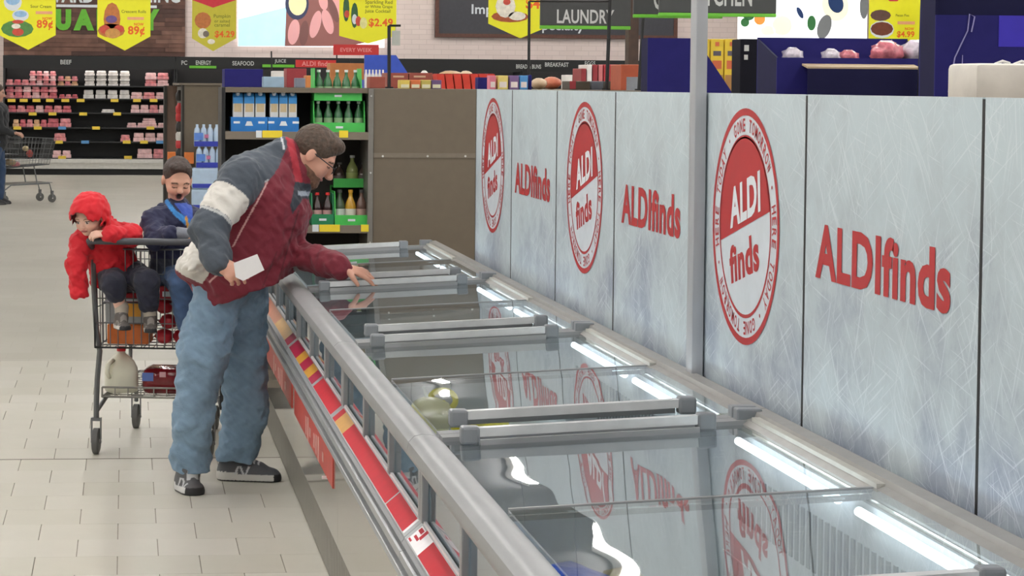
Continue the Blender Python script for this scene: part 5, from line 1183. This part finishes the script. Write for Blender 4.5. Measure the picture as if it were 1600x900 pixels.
# jeans
JN = [('u', 0, f_cap(rhip + np.array((.012, .04, .0)), J(318, 545, 9.52), .100, .112)), ('u', .03, f_cap(J(318, 545, 9.52), J(300, 655, 9.49), .112, .085)), ('u', .03, f_cap(J(300, 655, 9.49), ran, .083, .088)), ('u', .06, f_cap(J(352, 430, 9.60), J(372, 440, 9.68), .135, .13)), ('u', .03, f_cap(lhip - np.array((.015, 0, 0)), J(384, 640, 9.77), .122, .100)), ('u', .03, f_cap(J(384, 640, 9.77), J(368, 722, 9.78), .098, .090)),
      ('i', 0, f_half(J(297, 737, 9.5), (0, 0, -1))), ('s', 0, f_cap(ran - np.array((0, 0, .02)), ran - np.array((0, 0, .09)), .07)), ('n', .0065, lambda P: wob(P * np.array((1, 1, 1.7), np.float32), 14.0, .7)), ('n', .004, lambda P: wob(P, 36.0, 2.1))]
def dcol(V):
    n = wob(V, 7.0, .4) * .06 + wob(V, 60.0, 1.) * .05; c = L3((122, 148, 170)); return np.clip(c[None, :] * (1 + n[:, None] * 1.3), 0, 1)
sdf_obj('jeans', JN, [J(270, 430, 9.35), J(440, 430, 9.95), J(265, 740, 9.5), J(400, 735, 9.8)], .12, .0055, dcol, DENIM, man, label='faded blue jeans')
shoe('shoe', V3(at(283, 742, Y=9.58) * 1.0)[:2].tolist() + [0.0], V3(at(309, 742, Y=9.40))[:2].tolist() + [0.0], man, .004, (92, 92, 94), (214, 214, 212), (196, 198, 200), sc=1.12)
hx = at(337, 745, Z=0.0); tx_ = at(441, 752, Z=0.0)
shoe('shoe', (hx.x, 9.80, 0.0), (tx_.x, 9.74, 0.0), man, .004, (86, 88, 92), (206, 204, 198), (200, 202, 204), sc=1.1)
# hair, beard, glasses
hl = lambda L: (lambda P: field(L)(mh.loc(P)))
HA = [('u', 0, hl([('u', 0, f_ell((0, -.016, .042), (.083, .104, .094))), ('u', .02, f_ell((0, .048, .094), (.062, .050, .036))), ('n', .0018, lambda P: wob(P, 130.0)), ('s', .012, f_ell((0, .125, -.035), (.10, .10, .105))), ('s', .01, f_cap((-.12, .022, -.055), (.12, .022, -.055), .052)), ('i', 0, f_half((0, 0, -.07), (0, .25, -1)))]))]
sdf_obj('hair', HA, [mh.c], .16, .004, None, HAIRM, man, label='short brown hair')
BE = [('u', 0, hl([('u', 0, f_ell((0, .022, -.033), (.067, .075, .094))), ('u', .02, f_ell((0, .060, -.102), (.042, .038, .030))), ('n', .0015, lambda P: wob(P, 160.0)), ('i', 0, f_half((0, 0, -.052), (0, .12, 1.0))), ('s', .006, f_ell((0, .10, -.064), (.024, .03, .007))), ('s', .01, f_cap((-.1, -.05, -.12), (.1, -.05, -.12), .055)), ('i', 0, f_half((0, .0, 0), (0, -1, .15)))]))]
sdf_obj('beard', BE, [mh.w((0, .03, -.08))], .12, .004, None, M('beard_brown', (116, 84, 66), .7, var=.3, scale=80, bump=.5), man, label='short brown beard')
gl_ = MB()
for q in (-1, 1):
    ringp = [Vector(mh.w((q * .033 + .026 * math.cos(a), .112 - .012 * abs(math.cos(a)) * 0, .0 + .019 * math.sin(a)))) for a in np.linspace(0, 2 * math.pi, 17)]; gl_.tube(ringp, .0022, 6, False)
    gl_.tube([Vector(mh.w((q * .060, .110, .006))), Vector(mh.w((q * .078, .085, .006))), Vector(mh.w((q * .083, -.01, .008)))], .0024, 6)
gl_.tube([Vector(mh.w((-.008, .113, .006))), Vector(mh.w((.008, .113, .006)))], .002, 6)
gl_.build('glasses', M('glasses_black', (24, 26, 30), .3), man, smooth=True, label='thin dark glasses')
# paper in his hand
pc_ = [at(u, v, Y=9.075) for u, v in ((365, 411), (402, 397), (413, 422), (380, 439), (368, 433))]
ppm = MB(); n_ = Vector((0, .0012, 0)); ppm.add([p for p in pc_] + [p + n_ for p in pc_], [(4, 3, 2, 1, 0), (5, 6, 7, 8, 9)] + [(i, (i + 1) % 5, 5 + (i + 1) % 5, 5 + i) for i in range(5)])
pn = ppm.build('paper_note', M('paper', (236, 234, 234), .7, var=.02), None, pc_[3]); tag(pn, 'folded white paper held in the near hand of the man', 'paper')
# ================================================================== SHOPPING CARTS
CHR = M('cart_steel', (120, 122, 124), .35, .7, var=.06); HND = M('cart_handle', (72, 74, 80), .45); WHL = M('cart_wheel', (96, 96, 94), .6); FLAP = M('cart_flap', (120, 122, 128), .5); RACK = M('cart_rack_steel', (150, 148, 142), .35, .6)
def lerp(a, b, t): return tuple(a[i] + (b[i] - a[i]) * t for i in range(3))
def grid(mb, c00, c10, c11, c01, nu, nv, r=.0028, rim=.0045):
    for i in range(nu + 1): t = i / nu; mb.tube([lerp(c00, c10, t), lerp(c01, c11, t)], rim if i in (0, nu) else r, 5)
    for j in range(nv + 1): t = j / nv; mb.tube([lerp(c00, c01, t), lerp(c10, c11, t)], rim if j in (0, nv) else r, 5)
def make_cart():
    t = thing('shopping_cart', (0, 0, 0), '', 'shopping cart', 'shopping carts')
    hz, bz, rz = 1.03, .515, .275
    MB().tube([(-.285, .0, .985), (-.287, -.07, 1.02), (-.285, -.115, 1.035), (-.265, -.13, 1.036), (.265, -.13, 1.036), (.285, -.115, 1.035), (.287, -.07, 1.02), (.285, 0, .985)], .0165, 10).build('handle', HND, t, smooth=.7)
    g = MB(); grid(g, (-.28, .02, bz), (.28, .02, bz), (.285, .0, .99), (-.285, .0, .99), 15, 4); g.build('rear_gate', CHR, t)
    for q in (-1, 1):
        g = MB(); grid(g, (q * .28, .02, bz), (q * .19, .80, bz + .05), (q * .22, .90, .95), (q * .285, 0, .99), 16, 5); g.build('side_grid', CHR, t)
    g = MB(); grid(g, (-.19, .80, bz + .05), (.19, .80, bz + .05), (.22, .90, .95), (-.22, .90, .95), 10, 5); g.build('front_grid', CHR, t)
    g = MB(); grid(g, (-.28, .02, bz), (.28, .02, bz), (.19, .80, bz + .05), (-.19, .80, bz + .05), 12, 10); g.build('base_grid', CHR, t)
    g = MB(); grid(g, (-.25, .05, rz), (.25, .05, rz), (.19, .85, rz + .02), (-.19, .85, rz + .02), 8, 12, .003, .006); g.build('lower_rack', RACK, t)
    g = MB(); grid(g, (-.25, .05, rz), (.25, .05, rz), (.25, .05, rz + .045), (-.25, .05, rz + .045), 8, 1, .003, .005); g.build('rack_rail', RACK, t)
    MB().box((-.255, .06, .72), (.255, .25, .728)).build('child_seat', FLAP, t); g = MB(); grid(g, (-.26, .26, .72), (.26, .26, .72), (.265, .30, .96), (-.265, .30, .96), 10, 3); g.build('seat_back', CHR, t)
    for q in (-1, 1):
        MB().tube([(q * .285, .0, .985), (q * .285, .012, .80), (q * .275, .03, .60), (q * .262, .05, bz - .02), (q * .272, .04, .36), (q * .275, .035, rz - .03), (q * .275, .035, .175)], .0135, 8).build('upright', CHR, t, smooth=.7)
        MB().tube([(q * .275, .05, rz - .07), (q * .24, .16, rz - .005), (q * .20, .80, rz + .01), (q * .205, .84, .14)], .011, 8).build('rack_frame', CHR, t, smooth=.7)
        MB().tube([(q * .20, .60, rz + .005), (q * .19, .55, bz + .035)], .010, 8).build('strut', CHR, t, smooth=.7)
        for (x, y) in ((q * .275, .035), (q * .205, .84)):
            f = MB()
            for k in (-1, 1): f.box((x + k * .022 - .002, y - .014, .055), (x + k * .022 + .002, y + .014, .165))
            f.box((x - .024, y - .016, .160), (x + .024, y + .016, .175)); fo = f.build('caster_fork', CHR, t)
            w = MB(); n = 20; w.tube([(x - .016, y, .0625), (x - .012, y, .0625), (x + .012, y, .0625), (x + .016, y, .0625)], [.052, .0622, .0622, .052], n); w.build('wheel', WHL, fo, smooth=.6)
            w = MB(); w.tube([(x - .027, y, .0625), (x + .027, y, .0625)], .009, 8); w.build('axle', SCREW, fo)
    return t
cart = make_cart(); cart['label'] = 'grey wire shopping cart carrying the two children beside the man'
CO, CA = Vector((.130, 10.43, 0)), math.radians(-9.0)
cart.location = CO; cart.rotation_euler = (0, 0, CA); ORG[cart.name] = CO
c2 = copy_tree(cart); c2['label'] = 'grey wire shopping cart standing far off near the meat cooler'
c2.location = (-1.93, 32.55, 0); c2.rotation_euler = (0, 0, math.radians(-62))
def CP(l, s, z): return CO + Matrix.Rotation(CA, 3, 'Z') @ Vector((l, s, z))
# goods on the lower rack
def place(o, l, s, z, rz=0): o.location = CP(l, s, z); o.rotation_euler = (0, 0, CA + rz); ORG[o.name] = Vector(o.location)
RZ = .285
jug = thing('milk_jug', (0, 0, 0), 'white gallon milk jug with red cap on the lower cart rack', 'jug')
JUGM = M('milk_white', (228, 226, 206), .35, var=.03)
q = MB(); n = 20
rings = [(.062, 0, .3), (.076, .006, .25), (.078, .03, .25), (.078, .115, .25), (.076, .14, .3), (.062, .175, .6), (.036, .205, 1.0), (.020, .218, 1.0), (.019, .235, 1.0)]
vs = []
for r, z, rd in rings:
    for k in range(n):
        a = 2 * math.pi * k / n; e = .35 + .65 * rd; cx, sx = math.cos(a), math.sin(a); vs.append((r * math.copysign(abs(cx) ** e, cx), r * math.copysign(abs(sx) ** e, sx), z))
q.add(vs, [(i * n + k, i * n + (k + 1) % n, (i + 1) * n + (k + 1) % n, (i + 1) * n + k) for i in range(len(rings) - 1) for k in range(n)] + [tuple(range(n - 1, -1, -1)), tuple(range((len(rings) - 1) * n, len(rings) * n))]); q.build('jug_body', JUGM, jug, smooth=True)
MB().tube([(-.045, -.045, .185), (-.074, -.074, .165), (-.080, -.080, .12), (-.066, -.066, .09)], .011, 8).build('jug_handle', JUGM, jug, smooth=True)
MB().lathe([(.022, .230), (.022, .252), (.018, .255)], (0, 0, 0), 14).build('cap', M('cap_red', (206, 48, 52), .4), jug)
place(jug, -.175, .16, RZ, .3); jug.scale = (1, 1, .86)
pk = thing('juice_pack', (0, 0, 0), 'dark red shrink-wrapped pack lying beside the milk jug', 'pack')
MB().box((-.108, -.10, 0), (.108, .10, .125), .032).build('wrap', M('wrap_dark_red', (110, 22, 30), .12, var=.25, scale=18, bump=.4), pk, smooth=True)
MB().box((-.104, -.1015, .065), (-.05, -.0995, .105)).build('blue_label', M('label_blue', (86, 110, 176), .3), pk); MB().box((-.02, -.1015, .085), (.01, -.0995, .11)).build('pale_label', M('label_pale', (196, 150, 156), .3), pk)
place(pk, .045, .17, RZ)
# goods in the basket, behind the rear gate
def cbox(name, l, s, z, w, d, h, m, label, bands=(), bev=.006):
    t = thing(name, (0, 0, 0), label, 'box', 'groceries in the cart basket'); MB().box((-w / 2, 0, 0), (w / 2, d, h), bev).build('carton', m, t)
    for nm, bm_, x0, z0, x1, z1 in bands: MB().box((-w / 2 + x0 * w, -.0015, z0 * h), (-w / 2 + x1 * w, -.0002, z1 * h)).build(nm, bm_, t)
    place(t, l, s, z)
BZ = .53
OR2 = M('basket_orange', (206, 108, 44), .3, var=.12); RD2 = M('basket_red', (176, 40, 52), .3, var=.2, scale=25, bump=.4); SIL = M('basket_silver', (168, 170, 172), .4, var=.1)
cbox('orange_pack', -.125, .04, BZ, .20, .16, .095, OR2, 'orange pack at the left bottom of the cart basket'); cbox('silver_box', -.125, .05, BZ + .097, .22, .15, .10, SIL, 'silver box with an orange corner above the orange pack', [('picture', M('pic_orange', (236, 170, 70), .4), .4, .35, .8, .98), ('white_print', WHITE, .2, .5, .4, .98)])
cbox('red_carton', -.09, .06, BZ + .199, .24, .14, .045, RD2, 'low red carton under the legs of the red-coated toddler', [('white_print', WHITE, .2, .1, .7, .45)])
for i in range(6):
    l, z = .045 + (i % 2) * .085 + (i // 2 % 2) * .02, BZ + (i // 2) * .072
    tt = MB().ell((0, 0, .036), (.045, .05, .036), 12, jit=.14).build('red_pouch', RD2, None, (0, 0, 0), smooth=True); tag(tt, ['left', 'right'][i % 2] + ' dark red pouch in the ' + ['bottom', 'middle', 'top'][i // 2] + ' layer of the cart basket', 'pouch', 'groceries in the cart basket'); place(tt, l, .09, z)
cbox('red_carton', .10, .05, BZ + .218, .15, .12, .062, RD2, 'red carton with white print on top of the dark red pouches', [('white_print', WHITE, .1, .2, .6, .6)])
# goods in the far cart
for i, (x, z, r, m, lb_) in enumerate(((.0, .60, (.10, .10, .05), M('far_tan', (170, 150, 120), .5), 'tan bag in the far-off cart'), (-.06, .56, (.07, .08, .05), M('far_pink', (206, 130, 136), .4), 'pink tray in the far-off cart'), (.03, .80, (.05, .10, .04), M('far_tan2', (196, 176, 130), .5), 'knobbly tan loaf on top of the goods in the far-off cart'), (-.08, .72, (.05, .06, .06), M('far_red', (176, 74, 66), .4), 'red jar in the far-off cart'))):
    w = Matrix.Rotation(math.radians(-62), 3, 'Z') @ Vector((x, .25 + .12 * i, 0)) + Vector((-1.93, 32.55, z)); o = MB().ell((0, 0, 0), r, 12, jit=.1).build('cart_goods', m, None, w, smooth=True); o.location = w; tag(o, lb_, 'groceries', 'groceries in the far-off cart')
    me = o.data; 
    for v_ in me.vertices: v_.co += Vector(w)

# ------------------------------------------------------------------ toddler in the red hooded jacket
def person_base(name, prims, pts, H, org, label, h=.0042):
    o = sdf_obj(name, prims, pts, .08, h, skin_c(H), SKIN_M, None, org); tag(o, label, 'person'); return o
th = Head(J(141, 338, 10.42), (-.52, -.82, -.30), (-.12, -.10, 1), .80, True, skin=(222, 178, 158), brow=(150, 116, 96), lip=(190, 120, 114))
hip, che, nek = J(188, 432, 10.57), J(172, 385, 10.52), J(158, 362, 10.48)
rs, re_, rw = J(128, 378, 10.48), J(119, 412, 10.42), J(124, 436, 10.39)
ls, le, lw = J(198, 368, 10.52), J(205, 368, 10.40), J(167, 366, 10.32)
rk, ra_ = J(178, 444, 10.35), J(190, 487, 10.36); lk, la_ = J(230, 440, 10.34), J(234, 488, 10.36); rhp, lhp = J(172, 432, 10.55), J(208, 432, 10.55)
TB = [('u', 0, f_cap(hip, che, .07, .07)), ('u', .02, f_cap(che, nek, .06, .035)), ('u', .02, f_cap(nek, th.w((0, -.02, -.05)), .034, .032)), ('u', .02, f_cap(rs, ls, .04))]
for a, b, c in ((rs, re_, rw), (ls, le, lw)): TB += [('u', .01, f_cap(a, b, .032, .027)), ('u', .01, f_cap(b, c, .026, .019))]
for a, b, c in ((rhp, rk, ra_), (lhp, lk, la_)): TB += [('u', .02, f_cap(a, b, .05, .036)), ('u', .01, f_cap(b, c, .034, .026))]
TB += th.prims(); hh1, q1 = hand(lw, (-1, -.15, .02), (0, -.55, .83), (0, -.2, 1), .62, .75, .06, .3); hh2, q2 = hand(rw, (0, 0, -1), (-1, 0, 0), (0, -1, 0), .42, .3, .02, .1); TB += hh1 + hh2
tod = person_base('person', TB, [hip, che, nek, rs, re_, rw, ls, le, rk, ra_, lk, la_, th.w((0, 0, .13))] + q1 + q2, th, (float(hip[0]), 10.57, .73), 'toddler in a red hooded jacket sitting in the cart, leaning to the left', .0038)
REDJ = (206, 22, 38)
TJ = [('u', 0, f_cap(J(180, 432, 10.56), J(168, 382, 10.52), .122, .105, ((0, 1, 0), .85))), ('u', .04, f_cap(rs, ls, .062)), ('u', .04, f_cap(nek, J(150, 350, 10.48), .075, .08)), ('u', .02, f_cap(rs, re_, .052, .048)), ('u', .02, f_cap(re_, rw - np.array((0, 0, .068)), .047, .042)), ('u', .02, f_cap(ls, le, .055, .050)), ('u', .02, f_cap(le, lw + np.array((.01, 0, 0)), .048, .038)),
      ('s', .01, f_ell(th.c, (.075, .075, .085))), ('i', 0, f_half(J(180, 447, 10.5), (.1, .2, -1))), ('n', .005, lambda P: wob(P, 30.0)), ('n', .0025, lambda P: wob(P, 70.0, .5))]
sdf_obj('jacket', TJ, [J(108, 470, 10.4), J(215, 345, 10.6), J(150, 345, 10.3), hip], .10, .0046, flat(REDJ), CLOTH, tod, label='puffy bright red jacket')
tl = lambda L: (lambda P: field(L)(th.loc(P)) * th.s)
HD = [('u', 0, tl([('u', 0, f_ell((0, -.006, .018), (.116, .138, .130))), ('u', .03, f_ell((0, -.03, -.07), (.09, .09, .06))), ('s', .008, f_ell((0, .016, -.012), (.098, .122, .114))), ('s', .016, f_ell((0, .175, -.030), (.080, .12, .098))), ('n', .004, lambda P: wob(P, 38.0, .9))]))]
def hcol(V):
    q_ = th.loc(V); ins = np.linalg.norm((q_ - np.array((0, .008, .002))) / np.array((.1065, .130, .121)), axis=1) < 1.0; C = np.tile(L3((214, 26, 40)), (len(V), 1)); C[ins] = L3((104, 44, 46)); return C
sdf_obj('hood', HD, [th.c], .14, .004, hcol, CLOTH, tod, label='bright red hood with dark lining')
def kid_pants(parent, a, ks, col, h=.0046, rr=(.068, .058, .05), cut=None, mat=None):
    P_ = [('u', 0, f_cap(a[0], a[1], .075))]
    for hp, kn, en in ks: P_ += [('u', .03, f_cap(hp, kn, rr[0], rr[1])), ('u', .015, f_cap(kn, en, rr[1], rr[2]))]
    P_ += [('n', .004, lambda P: wob(P, 32.0, .2))]
    return sdf_obj('trousers', P_, [a[0], a[1]] + [p for k in ks for p in k], .09, h, (lambda V: np.clip(L3(col) * (1 + .12 * wob(V, 50.)[:, None]), 0, 1)), mat or DENIM, parent)
kid_pants(tod, (rhp, lhp), ((rhp, rk, rk + (ra_ - rk) * .32), (lhp, lk, lk + (la_ - lk) * .72)), (38, 40, 56))
for a, b in ((ra_, 0), (la_, 1)):
    sdf_obj('sock', [('u', 0, f_cap(a + np.array((0, 0, .02)), a - np.array((0, 0, .01)), .034, .031))], [a], .06, .004, flat((176, 166, 152)), CLOTH, tod)
for hl_, tl_ in ((J(184, 506, 10.40), J(198, 506, 10.28)), (J(234, 510, 10.41), J(236, 510, 10.29))):
    shoe('shoe', hl_ + np.array((0, 0, -.02)), (tl_[0], tl_[1], hl_[2] - .02), tod, .0036, (92, 86, 82), (196, 190, 182), (140, 134, 128), sc=.70)

# ------------------------------------------------------------------ boy in the navy jacket
bh = Head(J(277, 281, 10.50), (.18, -.90, -.30), (.06, -.05, 1), .86, True, mouth=1, skin=(216, 166, 142), eyes='closed', brow=(84, 62, 50), lip=(186, 112, 104))
hip, che, nek = J(278, 430, 10.58), J(268, 370, 10.55), J(276, 325, 10.54)
rs, re_, rw = J(243, 346, 10.50), J(244, 372, 10.42), J(280, 366, 10.33)
ls, le, lw = J(302, 346, 10.52), J(318, 385, 10.46), J(312, 395, 10.40)
rk, ra_ = J(282, 440, 10.34), J(292, 505, 10.36); lk, la_ = J(318, 440, 10.34), J(320, 505, 10.36); rhp, lhp = J(268, 430, 10.56), J(298, 430, 10.56)
BB = [('u', 0, f_cap(hip, che, .075, .08)), ('u', .02, f_cap(che, nek, .07, .042)), ('u', .02, f_cap(nek, bh.w((0, -.02, -.05)), .040, .036)), ('u', .02, f_cap(rs, ls, .042))]
for a, b, c in ((rs, re_, rw), (ls, le, lw)): BB += [('u', .01, f_cap(a, b, .036, .03)), ('u', .01, f_cap(b, c, .028, .021))]
for a, b, c in ((rhp, rk, ra_), (lhp, lk, la_)): BB += [('u', .02, f_cap(a, b, .055, .04)), ('u', .01, f_cap(b, c, .036, .028))]
BB += bh.prims(); hh1, q1 = hand(rw, (1, -.1, -.1), (0, -.5, .85), (0, -.2, 1), .68, .7, .06, .3); hh2, q2 = hand(lw, (-.5, -.3, -.6), (0, -.8, .5), (-1, 0, 0), .68, .4); BB += hh1 + hh2
boy = person_base('person', BB, [hip, che, nek, rs, re_, rw, ls, le, lw, rk, ra_, lk, la_, bh.w((0, 0, .13))] + q1 + q2, bh, (float(hip[0]), 10.58, .73), 'yawning dark-haired boy in a navy jacket sitting in the cart', .0038)
BJ = [('u', 0, f_cap(J(277, 420, 10.57), J(268, 368, 10.55), .128, .112, ((0, 1, 0), .85))), ('u', .04, f_cap(rs, ls, .068)), ('u', .03, f_cap(nek, J(277, 330, 10.52), .062)), ('u', .02, f_cap(rs, re_, .062, .056)), ('u', .02, f_cap(re_, rw + np.array((-.035, 0, 0)), .054, .040)), ('u', .02, f_cap(ls, le, .06, .05)), ('u', .02, f_cap(le, lw, .05, .04)), ('u', .015, f_cap(J(236, 336, 10.56), J(262, 324, 10.58), .026, .030)),
      ('s', .01, f_ell(bh.c, (.075, .08, .092))), ('i', 0, f_half(J(270, 436, 10.5), (0, .2, -1))), ('n', .005, lambda P: wob(P, 28.0, .3)), ('n', .0025, lambda P: wob(P, 66.0, 1.5))]
def bxz(u, v): p = at(u, v, Y=10.44); return (p.x, p.z)
def bcol(V):
    x, z = V[:, 0], V[:, 2]; C = np.tile(L3((34, 38, 70)), (len(V), 1)); fr = V[:, 1] < 10.52
    li = inpoly(x, z, [bxz(*p) for p in ((262, 312), (276, 330), (300, 345), (300, 360), (290, 352), (272, 336), (256, 316))]); C[li & fr] = L3((58, 136, 206))
    sh_ = inpoly(x, z, [bxz(*p) for p in ((272, 318), (300, 318), (302, 345), (290, 340))]); C[sh_ & fr] = L3((66, 96, 190))
    C[(seg_d(x, z, bxz(291, 340), bxz(297, 372)) < .006) & fr] = L3((214, 160, 70))
    C[z < bxz(270, 405)[1]] = L3((58, 62, 76)); return C
sdf_obj('jacket', BJ, [J(225, 430, 10.4), J(330, 320, 10.65), hip, rw], .10, .0046, bcol, CLOTH, boy, label='navy jacket with light blue lining')
bl = lambda L: (lambda P: field(L)(bh.loc(P)) * bh.s)
BH = [('u', 0, bl([('u', 0, f_ell((0, -.016, .040), (.081, .101, .090))), ('u', .02, f_ell((.01, .052, .090), (.058, .04, .030))), ('n', .0015, lambda P: wob(P, 140.0)), ('s', .010, f_ell((0, .118, -.008), (.092, .088, .092))), ('s', .01, f_cap((-.12, .015, -.055), (.12, .015, -.055), .048)), ('i', 0, f_half((0, 0, -.06), (0, .3, -1)))]))]
sdf_obj('hair', BH, [bh.c], .14, .0036, None, M('hair_dark_brown', (62, 48, 42), .6, var=.35, scale=70, bump=.6), boy, label='short dark brown hair')
sdf_obj('mitten', [('u', 0, f_cap(rw + np.array((-.005, 0, .004)), rw + np.array((.045, -.005, .0)), .031, .028))], [rw], .10, .0042, flat((128, 132, 142)), CLOTH, boy, label='grey mitten on the cart handle')
kid_pants(boy, (rhp, lhp), ((rhp, rk, ra_), (lhp, lk, la_)), (62, 86, 122))
for a in (ra_, la_): shoe('shoe', (a[0], a[1] + .04, a[2] - .085), (a[0] + .01, a[1] - .10, a[2] - .085), boy, .004, (34, 34, 36), (44, 44, 46), sc=.78)

# ------------------------------------------------------------------ shopper at the far left edge
FYp = 32.2
def K(u, v, Y=FYp): return J(u, v, Y)
fx = float(K(-6, 250)[0])
ph = Head((fx + .02, FYp, 1.63), (1, -.1, -.15), (.1, 0, 1), 1.0, skin=(196, 150, 130))
S_ = lambda x, y, z: np.array((fx + x, FYp + y, z), np.float32)
FB = [('u', 0, f_cap(S_(0, 0, .95), S_(.02, 0, 1.32), .13, .14)), ('u', .03, f_cap(S_(.02, 0, 1.35), S_(.02, 0, 1.54), .07, .055)), ('u', .03, f_cap(S_(.02, -.19, 1.38), S_(.02, .19, 1.38), .06))]
for q in (-1, 1): FB += [('u', .02, f_cap(S_(.02, q * .2, 1.36), S_(.08, q * .24, 1.10), .05, .04)), ('u', .01, f_cap(S_(.08, q * .24, 1.10), S_(.26, q * .2, 1.04), .038, .028)), ('u', .03, f_cap(S_(0, q * .09, .92), S_(.05 * q, q * .1, .5), .08, .055)), ('u', .01, f_cap(S_(.05 * q, q * .1, .5), S_(.03 * q, q * .1, .09), .05, .04))]
hp_ = []
for q in (-1, 1): L_, p_ = hand(S_(.26, q * .2, 1.04), (1, 0, -.1), (0, 0, 1), (0, -q, 0), 1, .7); FB += L_; hp_ += p_
far = sdf_obj('person', FB + ph.prims(), [S_(-.1, -.3, .05), S_(.35, .3, 1.75)] + hp_, .06, .008, skin_c(ph), SKIN_M, None, (fx, FYp, 0)); tag(far, 'shopper in a black jacket and jeans at the left edge behind a cart', 'person')
FJ = [('u', 0, f_cap(S_(0, 0, .92), S_(.01, 0, 1.33), .175, .175, ((0, 1, 0), 1.15))), ('u', .05, f_cap(S_(.01, -.19, 1.38), S_(.01, .19, 1.38), .08))]
for q in (-1, 1): FJ += [('u', .03, f_cap(S_(.02, q * .2, 1.36), S_(.08, q * .24, 1.10), .075, .065)), ('u', .02, f_cap(S_(.08, q * .24, 1.10), S_(.24, q * .2, 1.04), .06, .045))]
sdf_obj('jacket', FJ + [('n', .006, lambda P: wob(P, 16.))], [S_(-.2, -.3, .8), S_(.3, .3, 1.45)], .08, .010, flat((30, 32, 36)), CLOTH, far)
FT = []
for q in (-1, 1): FT += [('u', .04, f_cap(S_(0, q * .09, .9), S_(.05 * q, q * .1, .5), .11, .085)), ('u', .02, f_cap(S_(.05 * q, q * .1, .5), S_(.03 * q, q * .1, .11), .082, .075))]
sdf_obj('jeans', FT + [('n', .005, lambda P: wob(P, 18.))], [S_(-.1, -.2, .05), S_(.15, .2, .95)], .10, .010, flat((52, 74, 106)), DENIM, far)
for q in (-1, 1): shoe('shoe', S_(.03 * q - .09, q * .1, 0), S_(.03 * q + .19, q * .1, 0), far, .007, (40, 40, 42), (70, 70, 70))
HF = [('u', 0, lambda P: field([('u', 0, f_ell((0, -.018, .04), (.083, .103, .093))), ('s', .01, f_ell((0, .125, -.035), (.10, .10, .11)))])(ph.loc(P)))]
sdf_obj('hair', HF, [ph.c], .16, .007, None, HAIRM, far)
